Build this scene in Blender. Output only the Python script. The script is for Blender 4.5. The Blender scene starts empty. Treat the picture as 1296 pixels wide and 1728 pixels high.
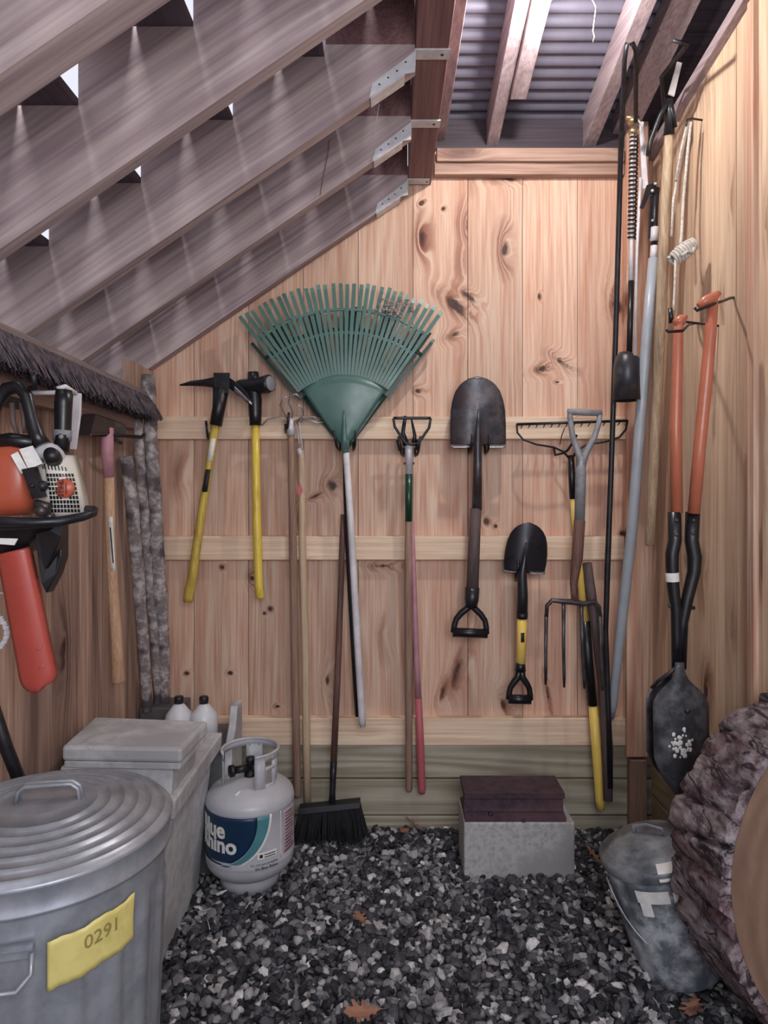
import bpy, math, random
import numpy as np
from mathutils import Vector, Matrix
random.seed(7); rng = np.random.default_rng(7)
S = bpy.context.scene
COL = S.collection
PI = math.pi

# ------------------------------------------------------------------ camera
F = 1150.0; VU, VV, CZ = 658.0, 830.0, 1.37          # focal length in pixels, vanishing point, eye height
cd = bpy.data.cameras.new('camera'); cam = bpy.data.objects.new('camera', cd); COL.objects.link(cam)
cam.location = (0, 0, CZ); cam.rotation_euler = (PI/2, 0, 0)
cd.sensor_fit = 'VERTICAL'; cd.sensor_height = 36.0; cd.lens = 36.0*F/1728.0
cd.shift_x = -(VU-648.0)/1728.0; cd.shift_y = (VV-864.0)/1728.0
cd.clip_start = 0.02
S.camera = cam

# ------------------------------------------------------------------ light
S.view_settings.view_transform = 'Standard'; S.view_settings.look = 'None'
S.view_settings.gamma = 1.0; S.view_settings.use_curve_mapping = False
S.view_settings.exposure = 0.52
w = bpy.data.worlds.new('world'); S.world = w; w.use_nodes = True
bg = w.node_tree.nodes['Background']
bg.inputs[0].default_value = (0.86, 0.87, 1.0, 1); bg.inputs[1].default_value = 0.70
LAMP = Vector((0.47, 2.02, 2.872))
ld = bpy.data.lights.new('bulb_light', 'POINT'); ld.energy = 27; ld.color = (1.0, 0.95, 0.90); ld.shadow_soft_size = 0.03
lo = bpy.data.objects.new('bulb_light', ld); COL.objects.link(lo); lo.location = LAMP + Vector((0, 0, -0.045))
# added fill light behind the viewer, standing in for light from the open front
fd = bpy.data.lights.new('doorway_fill', 'AREA'); fd.energy = 20; fd.shape = 'RECTANGLE'; fd.size = 1.0; fd.size_y = 0.8
fd.color = (0.95, 0.96, 1.0)
fo = bpy.data.objects.new('doorway_fill', fd); COL.objects.link(fo)
fo.location = (0.35, -0.35, 1.75); fo.rotation_euler = (math.radians(88), 0, math.radians(4))

sd = bpy.data.lights.new('sky_sun', 'SUN'); sd.energy = 9; sd.angle = math.radians(22); sd.color = (.95, .96, 1)
so = bpy.data.objects.new('sky_sun', sd); COL.objects.link(so); so.rotation_euler = (math.radians(21), math.radians(-3), 0)

# ------------------------------------------------------------------ mesh helpers
def P(u, v, Y): return Vector(((u-VU)*Y/F, Y, CZ-(v-VV)*Y/F))
def px(n, Y): return n*Y/F

class MB:
    def __init__(s): s.v = []; s.f = []; s.sm = []
    def add(s, vs, fs, smooth=False):
        b = len(s.v); s.v += [Vector(x) for x in vs]
        for f in fs: s.f.append([b+i for i in f]); s.sm.append(smooth)
        return s
    def box(s, a, b):
        x0, y0, z0 = a; x1, y1, z1 = b
        return s.add([(x0,y0,z0),(x1,y0,z0),(x1,y1,z0),(x0,y1,z0),(x0,y0,z1),(x1,y0,z1),(x1,y1,z1),(x0,y1,z1)],
              [(0,3,2,1),(4,5,6,7),(0,1,5,4),(1,2,6,5),(2,3,7,6),(3,0,4,7)])
    def hexa(s, p8):
        return s.add(p8, [(0,3,2,1),(4,5,6,7),(0,1,5,4),(1,2,6,5),(2,3,7,6),(3,0,4,7)])
    def obox(s, c, ax, ay, az):
        c, ax, ay, az = map(Vector, (c, ax, ay, az))
        return s.hexa([c-ax-ay-az, c+ax-ay-az, c+ax+ay-az, c-ax+ay-az, c-ax-ay+az, c+ax-ay+az, c+ax+ay+az, c-ax+ay+az])
    def tube(s, pts, r, n=12, cap=True, flat=None, rnd=0, closed=False):
        pts = [Vector(p) for p in pts]; m = len(pts)
        rs = r if isinstance(r, (list, tuple)) else [r]*m
        rings = []; prev = None
        for i, p in enumerate(pts):
            if closed: t = (pts[(i+1) % m]-pts[i-1]).normalized()
            else: t = (pts[min(i+1, m-1)]-pts[max(i-1, 0)]).normalized()
            if prev is None:
                a = Vector((0,1,0)) if abs(t.y) < .9 else Vector((1,0,0))
                prev = (a - t*a.dot(t)).normalized()
            else: prev = (prev - t*prev.dot(t)).normalized()
            q = t.cross(prev)
            ring = []
            for k in range(n):
                an = 2*PI*k/n; rr = rs[i]*(1+(random.uniform(-rnd, rnd) if rnd else 0))
                fx = flat if flat else 1
                ring.append(p + prev*math.cos(an)*rr*fx + q*math.sin(an)*rr)
            rings.append(ring)
        vs = [v for R in rings for v in R]; fs = []
        for i in range(m if closed else m-1):
            j = (i+1) % m
            for k in range(n):
                fs.append((i*n+k, i*n+(k+1) % n, j*n+(k+1) % n, j*n+k))
        s.add(vs, fs, True)
        if cap and not closed:
            s.add(rings[0], [tuple(range(n))[::-1]]); s.add(rings[-1], [tuple(range(n))])
        return s
    def lathe(s, prof, o, axis=(0,0,1), n=48, smooth=True, rfun=None, a0=0, a1=2*PI, xdir=None):
        o = Vector(o); az = Vector(axis).normalized()
        h = Vector(xdir) if xdir else (Vector((1,0,0)) if abs(az.x) < .9 else Vector((0,1,0)))
        ax = (h-az*h.dot(az)).normalized(); ay = az.cross(ax)
        full = abs(a1-a0-2*PI) < 1e-6; m = n if full else n+1
        vs = []; fs = []
        for (r, z) in prof:
            for k in range(m):
                a = a0+(a1-a0)*k/n; rr = r*(rfun(a, z) if rfun else 1)
                vs.append(o+ax*math.cos(a)*rr+ay*math.sin(a)*rr+az*z)
        for i in range(len(prof)-1):
            for k in range(n):
                k2 = (k+1) % m
                fs.append((i*m+k, i*m+k2, (i+1)*m+k2, (i+1)*m+k))
        return s.add(vs, fs, smooth)
    def prism(s, pts, ext):                                # planar outline extruded along a vector
        pts = [Vector(p) for p in pts]; e = Vector(ext); n = len(pts)
        s.add(pts+[p+e for p in pts], [tuple(range(n))[::-1], tuple(range(n, 2*n))]+[(i, (i+1) % n, n+(i+1) % n, n+i) for i in range(n)])
        return s
    def sheet(s, fn, nu, nv, off, smooth=True):            # curved sheet with thickness
        off = Vector(off); g = [[Vector(fn(i/nu, j/nv)) for i in range(nu+1)] for j in range(nv+1)]
        w_ = nu+1; A = [p for r in g for p in r]; n = len(A); fs = []
        for j in range(nv):
            for i in range(nu):
                a = j*w_+i; fs.append((a, a+1, a+w_+1, a+w_)); fs.append((n+a, n+a+w_, n+a+w_+1, n+a+1))
        bd = [i for i in range(w_)]+[j*w_+nu for j in range(1, nv+1)]+[nv*w_+i for i in range(nu-1, -1, -1)]+[j*w_ for j in range(nv-1, 0, -1)]
        for k in range(len(bd)):
            a, b = bd[k], bd[(k+1) % len(bd)]; fs.append((a, n+a, n+b, b))
        return s.add(A+[p+off for p in A], fs, smooth)
    def ball(s, c, r, n=16, sc=(1,1,1)):
        c = Vector(c); m = n//2; vs = []; fs = []
        for i in range(m+1):
            t = PI*i/m
            for k in range(n):
                a = 2*PI*k/n; vs.append(c+Vector((math.sin(t)*math.cos(a)*r*sc[0], math.sin(t)*math.sin(a)*r*sc[1], math.cos(t)*r*sc[2])))
        for i in range(m):
            for k in range(n): fs.append((i*n+k, (i+1)*n+k, (i+1)*n+(k+1) % n, i*n+(k+1) % n))
        return s.add(vs, fs, True)

def rbox(mb, c, ax, ay, az, r=0.2, n=4):                   # rounded-corner slab (corner radius fraction in the ax/az plane), ay = thickness
    c, ax, ay, az = map(Vector, (c, ax, ay, az)); L = min(ax.length, az.length)*r
    pts = []
    for sx, sz, a0 in ((1,1,0),(-1,1,90),(-1,-1,180),(1,-1,270)):
        for k in range(n+1):
            a = math.radians(a0+90*k/n)
            ux = sx*(ax.length-L)+L*math.cos(a); uz = sz*(az.length-L)+L*math.sin(a)
            pts.append(c+ax.normalized()*ux+az.normalized()*uz-ay)
    mb.prism(pts, ay*2); return mb

def mkmesh(name, mb, m, org, bevel=0, solid=0, subsurf=0):
    me = bpy.data.meshes.new(name); me.from_pydata([tuple(v-org) for v in mb.v], [], mb.f); me.update()
    me.polygons.foreach_set('use_smooth', mb.sm)
    me.materials.append(m)
    import bmesh
    b = bmesh.new(); b.from_mesh(me); bmesh.ops.remove_doubles(b, verts=b.verts, dist=1e-5); bmesh.ops.recalc_face_normals(b, faces=b.faces); b.to_mesh(me); b.free()
    o = bpy.data.objects.new(name, me); COL.objects.link(o)
    if bevel:
        q = o.modifiers.new('b', 'BEVEL'); q.width = bevel; q.segments = 2; q.limit_method = 'ANGLE'; q.angle_limit = math.radians(40)
    return o

def tagset(o, label=None, cat=None, group=None, kind=None):
    if label: o['label'] = label
    if cat: o['category'] = cat
    if group: o['group'] = group
    if kind: o['kind'] = kind

class Thing:
    def __init__(s, name, label, cat, group=None): s.n, s.l, s.c, s.g, s.parts = name, label, cat, group, []
    def part(s, name, mb, m, parent=None, label=None, bevel=0, kind=None):
        s.parts.append([name, mb, m, parent, label, bevel, kind]); return len(s.parts)-1
    def done(s):
        allv = [v for p in s.parts for v in p[1].v]
        lo_ = Vector([min(v[i] for v in allv) for i in range(3)]); hi = Vector([max(v[i] for v in allv) for i in range(3)])
        org = Vector(((lo_.x+hi.x)/2, (lo_.y+hi.y)/2, lo_.z))
        r = bpy.data.objects.new(s.n, None); r.empty_display_size = .05; COL.objects.link(r); r.location = org
        tagset(r, s.l, s.c, s.g); made = []
        for (n, mb, m, par, lab, bev, kind) in s.parts:
            o = mkmesh(n, mb, m, org, bev); o.parent = r if par is None else made[par]
            if lab: o['label'] = lab
            if kind: o['kind'] = kind
            made.append(o)
        return r
def solo(name, mb, m, label, cat, group=None, kind=None, bevel=0):
    lo_ = Vector([min(v[i] for v in mb.v) for i in range(3)]); hi = Vector([max(v[i] for v in mb.v) for i in range(3)])
    org = Vector(((lo_.x+hi.x)/2, (lo_.y+hi.y)/2, lo_.z))
    o = mkmesh(name, mb, m, org, bevel); o.location = org; tagset(o, label, cat, group, kind); return o
def struct(name, mb, m, bevel=0):
    o = mkmesh(name, mb, m, Vector((0,0,0)), bevel); o['kind'] = 'structure'; return o

def textmb(txt, size, depth=0.0006, fn=None, bold=0.0):
    cu = bpy.data.curves.new('t', 'FONT'); cu.body = txt; cu.size = size; cu.extrude = depth; cu.resolution_u = 3; cu.offset = bold
    cu.align_x = 'CENTER'; cu.align_y = 'CENTER'
    ob = bpy.data.objects.new('t', cu); COL.objects.link(ob)
    dg = bpy.context.evaluated_depsgraph_get(); me = bpy.data.meshes.new_from_object(ob.evaluated_get(dg))
    mb = MB(); mb.add([fn(v.co) for v in me.vertices], [tuple(p.vertices) for p in me.polygons])
    bpy.data.objects.remove(ob); bpy.data.meshes.remove(me); bpy.data.curves.remove(cu); return mb

# ------------------------------------------------------------------ materials
def lin(c):
    if isinstance(c, str): c = [int(c[i:i+2], 16)/255 for i in (0, 2, 4)]
    return tuple(((x/12.92) if x <= .04045 else ((x+.055)/1.055)**2.4) for x in c)+(1,)
class N:
    def __init__(s, name):
        s.m = bpy.data.materials.new(name); s.m.use_nodes = True; s.t = s.m.node_tree; s.b = s.t.nodes['Principled BSDF']
    def n(s, typ, ins=None, **kw):
        d = s.t.nodes.new(typ)
        for k, v in kw.items(): setattr(d, k, v)
        for k, v in (ins or {}).items():
            if isinstance(v, bpy.types.NodeSocket): s.t.links.new(v, d.inputs[k])
            else: d.inputs[k].default_value = v
        return d
    def math(s, op, a, b=0.0, c=None):
        d = s.n('ShaderNodeMath', {0: a, 1: b}, operation=op)
        if c is not None: d.inputs[2].default_value = c
        return d.outputs[0]
    def mix(s, f, a, b, mode='MIX'):
        d = s.n('ShaderNodeMix', {0: f, 6: a, 7: b}, data_type='RGBA', blend_type=mode); return d.outputs[2]
    def mr(s, v, a, b, c=0.0, d=1.0):
        return s.n('ShaderNodeMapRange', {0: v, 1: a, 2: b, 3: c, 4: d}).outputs[0]
    def out(s, col, rough=.6, metal=0, bump=None, bs=.3, dist=.002, spec=.5):
        for k, v in (('Base Color', col), ('Roughness', rough), ('Metallic', metal)):
            if isinstance(v, bpy.types.NodeSocket): s.t.links.new(v, s.b.inputs[k])
            else: s.b.inputs[k].default_value = v
        s.b.inputs['Specular IOR Level'].default_value = spec
        if bump is not None:
            q = s.n('ShaderNodeBump', {'Strength': bs, 'Distance': dist, 'Height': bump}); s.t.links.new(q.outputs[0], s.b.inputs['Normal'])
        return s.m

def wood(name, light, dark, rot=(0,0,0), gs=1.0, bw=None, boff=0.0, knots=0.0, kc='4a2a20', rough=.62, fig=.5, stain=.25, staincol='5a3a35', bs=.25, kscale=(5, 1.3), seed=0, spec=.35, marks=None):
    n = N(name); tc = n.n('ShaderNodeTexCoord').outputs['Object']
    mp = n.n('ShaderNodeMapping', {0: tc, 1: (seed*3.1, seed*1.7, seed*2.3), 2: rot}).outputs[0]      # local Z is the grain direction
    sp = n.n('ShaderNodeSeparateXYZ', {0: mp}); x, y, z = sp.outputs
    bid = None
    if bw:
        bid = n.math('FLOOR', n.math('DIVIDE', n.math('SUBTRACT', x, boff+seed*3.1), bw))
        rn = n.n('ShaderNodeTexWhiteNoise', {'W': bid}, noise_dimensions='1D')
        z = n.math('ADD', z, n.math('MULTIPLY', rn.outputs[0], 37.0)); y = n.math('ADD', y, n.math('MULTIPLY', bid, 3.7))
    kd = None; xx = x
    if knots > 0:
        kv = n.n('ShaderNodeCombineXYZ', {0: n.math('MULTIPLY', x, kscale[0]), 1: n.math('MULTIPLY', y, kscale[0]*.35), 2: n.math('MULTIPLY', z, kscale[1])}).outputs[0]
        wn = n.n('ShaderNodeTexNoise', {'Vector': tc, 'Scale': 22.0, 'Detail': 3.0}).outputs[1]
        kv2 = n.n('ShaderNodeVectorMath', {0: kv, 1: n.n('ShaderNodeVectorMath', {0: wn, 3: .10}, operation='SCALE').outputs[0]}, operation='ADD').outputs[0]
        vo = n.n('ShaderNodeTexVoronoi', {'Vector': kv2, 'Scale': 1.0}); kd = vo.outputs['Distance']
        sel = n.n('ShaderNodeSeparateColor', {0: vo.outputs['Color']}).outputs[0]
        on = n.mr(sel, 1-knots-.02, 1-knots+.02)
        infl = n.math('MULTIPLY', n.math('POWER', n.mr(kd, 0, .42, 1, 0), 2.0), on)
        xx = n.math('ADD', x, n.math('MULTIPLY', infl, .10))
    md = None
    if marks:
        wz = n.n('ShaderNodeTexNoise', {'Vector': n.n('ShaderNodeMapping', {0: tc, 3: (1, 1, .5)}).outputs[0], 'Scale': 26.0, 'Detail': 4.0, 'Roughness': .6}).outputs[0]
        for (mx, mz, sx_, sz_, ti, dk) in marks:
            c_, s_ = math.cos(math.radians(ti)), math.sin(math.radians(ti)); X_ = n.math('SUBTRACT', sp.outputs[0], mx); Z_ = n.math('SUBTRACT', sp.outputs[2], mz)
            a_ = n.math('ADD', n.math('MULTIPLY', X_, c_/sx_), n.math('MULTIPLY', Z_, s_/sx_)); b_ = n.math('ADD', n.math('MULTIPLY', X_, -s_/sz_), n.math('MULTIPLY', Z_, c_/sz_))
            d_ = n.math('ADD', n.math('SQRT', n.math('ADD', n.math('MULTIPLY', a_, a_), n.math('MULTIPLY', b_, b_))), 1-dk)
            md = d_ if md is None else n.math('MINIMUM', md, d_)
        md = n.math('ADD', md, n.math('MULTIPLY', n.math('SUBTRACT', wz, .5), 1.5))
        xx = n.math('ADD', xx, n.math('MULTIPLY', n.math('POWER', n.mr(md, 0, 2.6, 1, 0), 2.0), .09))
    g1 = n.n('ShaderNodeCombineXYZ', {0: n.math('MULTIPLY', xx, 7*gs), 1: n.math('MULTIPLY', y, 7*gs), 2: n.math('MULTIPLY', z, .42*gs)}).outputs[0]
    low = n.n('ShaderNodeTexNoise', {'Vector': g1, 'Scale': 1.0, 'Detail': 2.0, 'Roughness': .45, 'Distortion': .3}).outputs[0]
    rings = n.math('MULTIPLY_ADD', n.math('SINE', n.math('MULTIPLY', low, 62.0)), .5, .5)
    g2 = n.n('ShaderNodeCombineXYZ', {0: n.math('MULTIPLY', xx, 120*gs), 1: n.math('MULTIPLY', y, 120*gs), 2: n.math('MULTIPLY', z, 3.0*gs)}).outputs[0]
    fine = n.n('ShaderNodeTexNoise', {'Vector': g2, 'Scale': 1.0, 'Detail': 4.0, 'Roughness': .6}).outputs[0]
    fac = n.math('ADD', n.math('MULTIPLY', rings, fig*.55), n.math('MULTIPLY', n.mr(fine, .3, .7), 1-fig*.55))
    col = n.mix(fac, lin(light), lin(dark))
    broad = n.n('ShaderNodeTexNoise', {'Vector': g1, 'Scale': .8, 'Detail': 5.0, 'Roughness': .6}).outputs[0]
    col = n.mix(n.math('MULTIPLY', n.mr(broad, .48, .72), stain), col, lin(staincol))
    if bid is not None:
        t = n.mr(rn.outputs[0], 0, 1, .80, 1.10)
        col = n.mix(1.0, col, n.n('ShaderNodeCombineColor', {0: t, 1: t, 2: t}).outputs[0], 'MULTIPLY')
    if kd is not None:
        halo = n.math('MULTIPLY', n.math('MULTIPLY', n.mr(kd, .10, .40, 1, 0), on), n.mr(rings, 0, 1, .25, 1.0))
        col = n.mix(halo, col, lin(kc))
        core = n.math('MULTIPLY', n.mr(kd, .06, .11, 1, 0), on)
        col = n.mix(n.math('MULTIPLY', core, .92), col, lin('2e1a17'))
    if md is not None:
        col = n.mix(n.math('MULTIPLY', n.mr(md, .6, 1.7, 1, 0), n.mr(rings, 0, 1, .15, .85)), col, lin('84503c'))
        col = n.mix(n.math('MULTIPLY', n.mr(md, .35, .75, 1, 0), .9), col, lin('2f1b18'))
    return n.out(col, rough, 0, fac, bs, .0015, spec)

def plain(name, c, c2=None, rough=.5, metal=0, sc=20, amt=.5, bs=.15, spec=.5, lo_=.4, hi=.65, stretch=None):
    n = N(name); tc = n.n('ShaderNodeTexCoord').outputs['Object']
    if stretch: tc = n.n('ShaderNodeMapping', {0: tc, 3: stretch}).outputs[0]
    no = n.n('ShaderNodeTexNoise', {'Vector': tc, 'Scale': float(sc), 'Detail': 5.0, 'Roughness': .6}).outputs[0]
    col = n.mix(n.math('MULTIPLY', n.mr(no, lo_, hi), amt), lin(c), lin(c2 or c))
    return n.out(col, n.mr(no, .3, .7, max(rough-.08, .04), min(rough+.1, 1)), metal, no, bs, .002, spec)
def speck(name, c, c2, sc, thr=.6, rough=.6, metal=0, c3=None, sc3=4, bs=.3, soft=.05):
    n = N(name); tc = n.n('ShaderNodeTexCoord').outputs['Object']
    a = n.n('ShaderNodeTexNoise', {'Vector': tc, 'Scale': float(sc), 'Detail': 6.0, 'Roughness': .65}).outputs[0]
    col = n.mix(n.mr(a, thr-soft, thr+soft), lin(c), lin(c2))
    if c3:
        b = n.n('ShaderNodeTexNoise', {'Vector': tc, 'Scale': float(sc3), 'Detail': 4.0}).outputs[0]
        col = n.mix(n.mr(b, .5, .62), col, lin(c3))
    return n.out(col, rough, metal, a, bs, .003)

M = {}
M['pine'] = wood('pine_siding', 'e8d0ba', 'c28c72', bw=.225, boff=.095, knots=.18, marks=[(0.2678, 2.137, 0.0828, 0.0317, -38, 1), (0.3214, 2.1735, 0.0633, 0.0219, -40, 0.9), (0.2605, 2.0152, 0.0536, 0.0219, 25, 0.7), (0.7061, 1.9008, 0.073, 0.0243, -35, 0.8), (0.6257, 1.8764, 0.0633, 0.0243, 20, 0.75), (0.9301, 2.137, 0.0438, 0.0828, 10, 0.8), (0.4675, 2.6604, 0.073, 0.0219, 0, 1), (-0.2337, 1.3943, 0.039, 0.0341, 0, 1), (-0.3117, 1.3505, 0.0584, 0.0146, 25, 0.65), (0.2776, 0.6396, 0.0292, 0.1071, -18, 0.8), (0.2191, 0.5543, 0.0219, 0.0828, -20, 0.8), (0.4675, 0.4935, 0.0243, 0.0877, 25, 0.7), (0.6501, 0.53, 0.0146, 0.1071, 10, 0.7), (-0.0317, 1.0657, 0.0633, 0.0195, 0, 0.8), (-0.689, 1.0608, 0.0097, 0.0097, 0, 1.3), (-0.5673, 1.017, 0.0219, 0.0317, 0, 0.8), (-0.4918, 0.8903, 0.0097, 0.0097, 0, 1.3), (-0.5162, 0.8709, 0.0073, 0.0073, 0, 1.3), (-0.6574, 0.625, 0.0122, 0.0097, 0, 1.3), (-0.8351, 0.625, 0.0122, 0.0097, 0, 1.3), (-0.4626, 0.4886, 0.0122, 0.0073, 0, 1.2), (0.1144, 1.7839, 0.0292, 0.0219, 0, 0.7), (0.1315, 2.5582, 0.017, 0.0097, 40, 1.2), (0.2191, 2.5338, 0.0122, 0.0097, 40, 1.1), (0.6136, 2.1735, 0.0073, 0.0146, 0, 1.2), (0.3993, 1.2483, 0.0122, 0.0122, 0, 1.3), (0.4334, 1.2288, 0.0097, 0.0097, 0, 1.2), (0.6866, 1.8204, 0.0122, 0.0073, 0, 1.2), (0.1875, 1.1387, 0.0122, 0.0122, 0, 0.8), (-0.2581, 0.5909, 0.0243, 0.073, 0, 0.6), (0.9496, 1.1996, 0.0122, 0.0146, 0, 1.1)], stain=.75, staincol='a9705a', fig=.5, kscale=(6.0, 2.6), kc='7a4436')
M['pine_r'] = wood('pine_siding_right', 'e3cdb2', 'bf9a7f', rot=(0,0,PI/2), bw=.225, boff=.05, knots=.5, stain=.6, staincol='94705f', fig=.5, kscale=(6, 2.4), kc='6e4636', seed=1)
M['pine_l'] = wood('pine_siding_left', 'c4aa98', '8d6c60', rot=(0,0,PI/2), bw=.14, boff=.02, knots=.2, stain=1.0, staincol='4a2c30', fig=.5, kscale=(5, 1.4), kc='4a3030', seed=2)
M['rail'] = wood('rail_wood', 'f0dcc2', 'd2ae92', rot=(0,PI/2,0), knots=.35, stain=.3, staincol='a87e62', fig=.45, kscale=(7, 2.5), kc='7d5040', seed=3)
M['railtop'] = wood('top_rail_wood', 'bda08e', '8c6a60', rot=(0,PI/2,0), knots=.3, stain=.6, staincol='6a4a46', fig=.5, kscale=(7, 2.5), kc='4d3030', seed=4)
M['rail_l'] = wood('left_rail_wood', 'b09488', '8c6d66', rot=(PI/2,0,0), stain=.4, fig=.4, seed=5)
M['treated'] = wood('treated_plank', 'b9b2a2', '857c68', rot=(0,PI/2,0), knots=.2, stain=.25, staincol='6d634e', fig=1.0, gs=.8, kscale=(7, 1.8), kc='3d3026', seed=6)
M['treated_r'] = wood('treated_plank_right', '9c8f78', '74694f', rot=(PI/2,0,0), knots=.2, stain=.3, fig=.9, gs=.8, seed=7)
AN = math.atan(.684)
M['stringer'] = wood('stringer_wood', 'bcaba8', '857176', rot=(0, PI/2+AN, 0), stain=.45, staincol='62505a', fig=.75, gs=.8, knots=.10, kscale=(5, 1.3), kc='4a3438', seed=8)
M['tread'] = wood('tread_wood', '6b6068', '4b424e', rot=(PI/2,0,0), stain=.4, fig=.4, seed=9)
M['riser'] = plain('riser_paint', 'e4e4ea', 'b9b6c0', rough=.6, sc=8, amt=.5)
M['header'] = wood('header_wood', '8e6a66', '654549', rot=(PI/2,0,0), stain=.5, staincol='46303a', fig=.5, knots=.2, seed=10)
M['rafter'] = wood('rafter_wood', 'b5a4a6', '84727a', rot=(PI/2-.207,0,0), stain=.5, staincol='54444e', fig=.5, knots=.2, seed=11)
M['handle'] = wood('weathered_handle', 'a08472', '74594d', gs=3, stain=.5, staincol='4a3834', fig=.4, seed=12, rough=.7)
M['handle_pale'] = wood('pale_handle', 'cdb79b', 'a48c72', gs=3, stain=.5, staincol='6c584b', fig=.3, seed=13, rough=.65)
M['handle_dark'] = wood('dark_handle', '7b5a4e', '4f3833', gs=3, stain=.4, staincol='32242a', fig=.3, seed=14, rough=.6)
M['handle_grey'] = wood('grey_brown_handle', '6e5c58', '41363a', gs=4, stain=.6, staincol='2a2228', fig=.3, seed=15, rough=.6)
M['axehandle'] = wood('hickory_handle', 'cfae92', 'a8805f', gs=3, stain=.3, staincol='744a38', fig=.3, seed=16)
M['yellow'] = plain('yellow_fibreglass', 'dcc04e', 'a8822c', rough=.35, sc=14, amt=.55, stretch=(4,4,1), lo_=.5, hi=.7)
M['yellow2'] = plain('yellow_clean', 'efce6a', 'd9b254', rough=.3, sc=8, amt=.4)
M['oldyellow'] = plain('worn_yellow_fibreglass', 'c9ad4c', '8f7030', rough=.45, sc=14, amt=.6, stretch=(4,4,1))
M['green'] = plain('rake_green_plastic', '507069', '3b5852', rough=.35, sc=10, amt=.5)
M['green_dark'] = plain('rake_dark_green', '1f4540', '16332f', rough=.35)
M['greensleeve'] = plain('green_sleeve', '14402f', '0c2b20', rough=.3)
M['white'] = plain('white_paint_metal', 'd6d2d6', '9d9799', rough=.4, sc=12, amt=.5)
M['galv'] = plain('galvanised_steel', 'a9adb5', '7e828b', rough=.34, metal=.45, sc=14, amt=.7, bs=.1)
M['galv_old'] = speck('weathered_galvanised', '70767f', 'c2c7cc', 22, .50, .5, .15, '5b616a', 7, bs=.2, soft=.10)
M['galv_lid'] = plain('dull_galvanised_lid', '50555b', '9a9fa4', rough=.45, metal=.3, sc=12, amt=.8)
M['strap'] = plain('zinc_strap', 'cbcace', 'a09da2', rough=.4, metal=.15, sc=30)
M['black'] = plain('black_plastic', '141418', '202026', rough=.35, sc=20)
M['blackmetal'] = plain('black_enamelled_metal', '16161b', '2b2a30', rough=.4, metal=.2, sc=25, amt=.7)
M['steel'] = speck('dark_shovel_steel', '3a3a40', '6c696e', 9, .56, .38, .5, '493c3d', 6, bs=.08, soft=.12)
M['steel_edge'] = plain('worn_steel_edge', 'a6a2a6', '6e696e', rough=.35, metal=.8, sc=30)
M['newsteel'] = plain('new_shovel_black', '25252b', '34343a', rough=.3, metal=.3, sc=12)
M['greytool'] = plain('grey_painted_handle', '8d8f93', '6c6c70', rough=.5, sc=30, amt=.6)
M['greypipe'] = plain('grey_pole', 'a5abb3', '8a8f98', rough=.35, sc=12, amt=.4)
M['orange'] = plain('orange_handle_paint', 'b4694f', '97523c', rough=.35, sc=9, amt=.4)
M['orange_saw'] = plain('orange_saw_plastic', 'b95a42', 'a04632', rough=.32, sc=6, amt=.4)
M['scabbard'] = plain('orange_bar_cover', 'b04c42', '943c36', rough=.3, sc=5, amt=.5)
M['sawwhite'] = plain('pale_grey_plastic', 'dad8cf', 'b3b0aa', rough=.4, sc=10, amt=.4)
M['clamp'] = plain('grey_clamp', '85878c', '65666c', rough=.5)
M['paper'] = plain('white_label', 'e6e4e0', 'c2bfbb', rough=.6, sc=40, amt=.5)
M['pinkpaint'] = plain('faded_pink_paint', 'b98692', '93606a', rough=.55, sc=14, amt=.6)
M['redpaint'] = plain('faded_red_paint', 'b4585e', '93606a', rough=.5, sc=8, amt=.5)
M['bark'] = speck('grey_branch_bark', '776d6e', 'b3acaa', 34, .54, .85, 0, '4f4549', 14, bs=.8, soft=.09)
M['plastic'] = speck('dirty_grey_plastic', 'c6c7ca', 'a9aaae', 30, .55, .6, 0, 'a6a5a8', 5, bs=.1, soft=.12)
M['plastic_dark'] = plain('dark_grey_plastic', '5c5b5c', '403e42', rough=.6, sc=12)
M['tank'] = plain('tank_paint', 'b9b9bf', '94949c', rough=.38, sc=8, amt=.4, bs=.05)
M['navy'] = plain('navy_label', '12304e', '0d2540', rough=.35)
M['teal'] = plain('teal_label', '4f8790', '3d7480', rough=.35)
M['ink'] = plain('black_ink', '1d1c24', rough=.6)
M['inkred'] = plain('red_ink', 'a03a3a', rough=.6)
M['jug'] = plain('milky_jug', 'cfd0d6', 'b2b3bc', rough=.35, sc=8)
M['yellowpaper'] = plain('yellow_sticker', 'd9cb7e', 'b5a558', rough=.5, sc=22, amt=.5, bs=.6)
M['concrete'] = speck('concrete', 'b2b0b0', '979595', 60, .55, .9, 0, '949291', 5, bs=.35, soft=.1)
M['rust'] = speck('rusty_beam_steel', '4e3a44', '3a2d36', 40, .52, .75, .2, '5a4248', 7, bs=.5, soft=.1)
M['rope'] = plain('cotton_rope', 'cbc5bd', '8f8981', rough=.9, sc=90, amt=.7, bs=.5)
M['leaf'] = plain('dry_oak_leaf', '9a6f5a', '6b4638', rough=.7, sc=25, amt=.7)
M['wire'] = plain('bare_wire', 'b5aaa6', '7c7070', rough=.4, metal=.7)
M['brass'] = plain('tarnished_brass', 'b8a37c', '7d6f58', rough=.35, metal=.8)
M['shadewood'] = wood('shade_dark_wood', '4a4048', '30282f', rot=(0,PI/2,0), stain=.4, staincol='241c22', fig=.4, seed=19)  # shade of the eave recess and wall top put into the wood colour
M['roof'] = plain('corrugated_metal', '7c7888', '5f5c6c', rough=.45, metal=.5, sc=5, amt=.5)
M['blockwood'] = wood('broom_block', '8d8280', '625757', rot=(PI/2,0,0), gs=2, stain=.5, fig=.3, seed=17)
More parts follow.
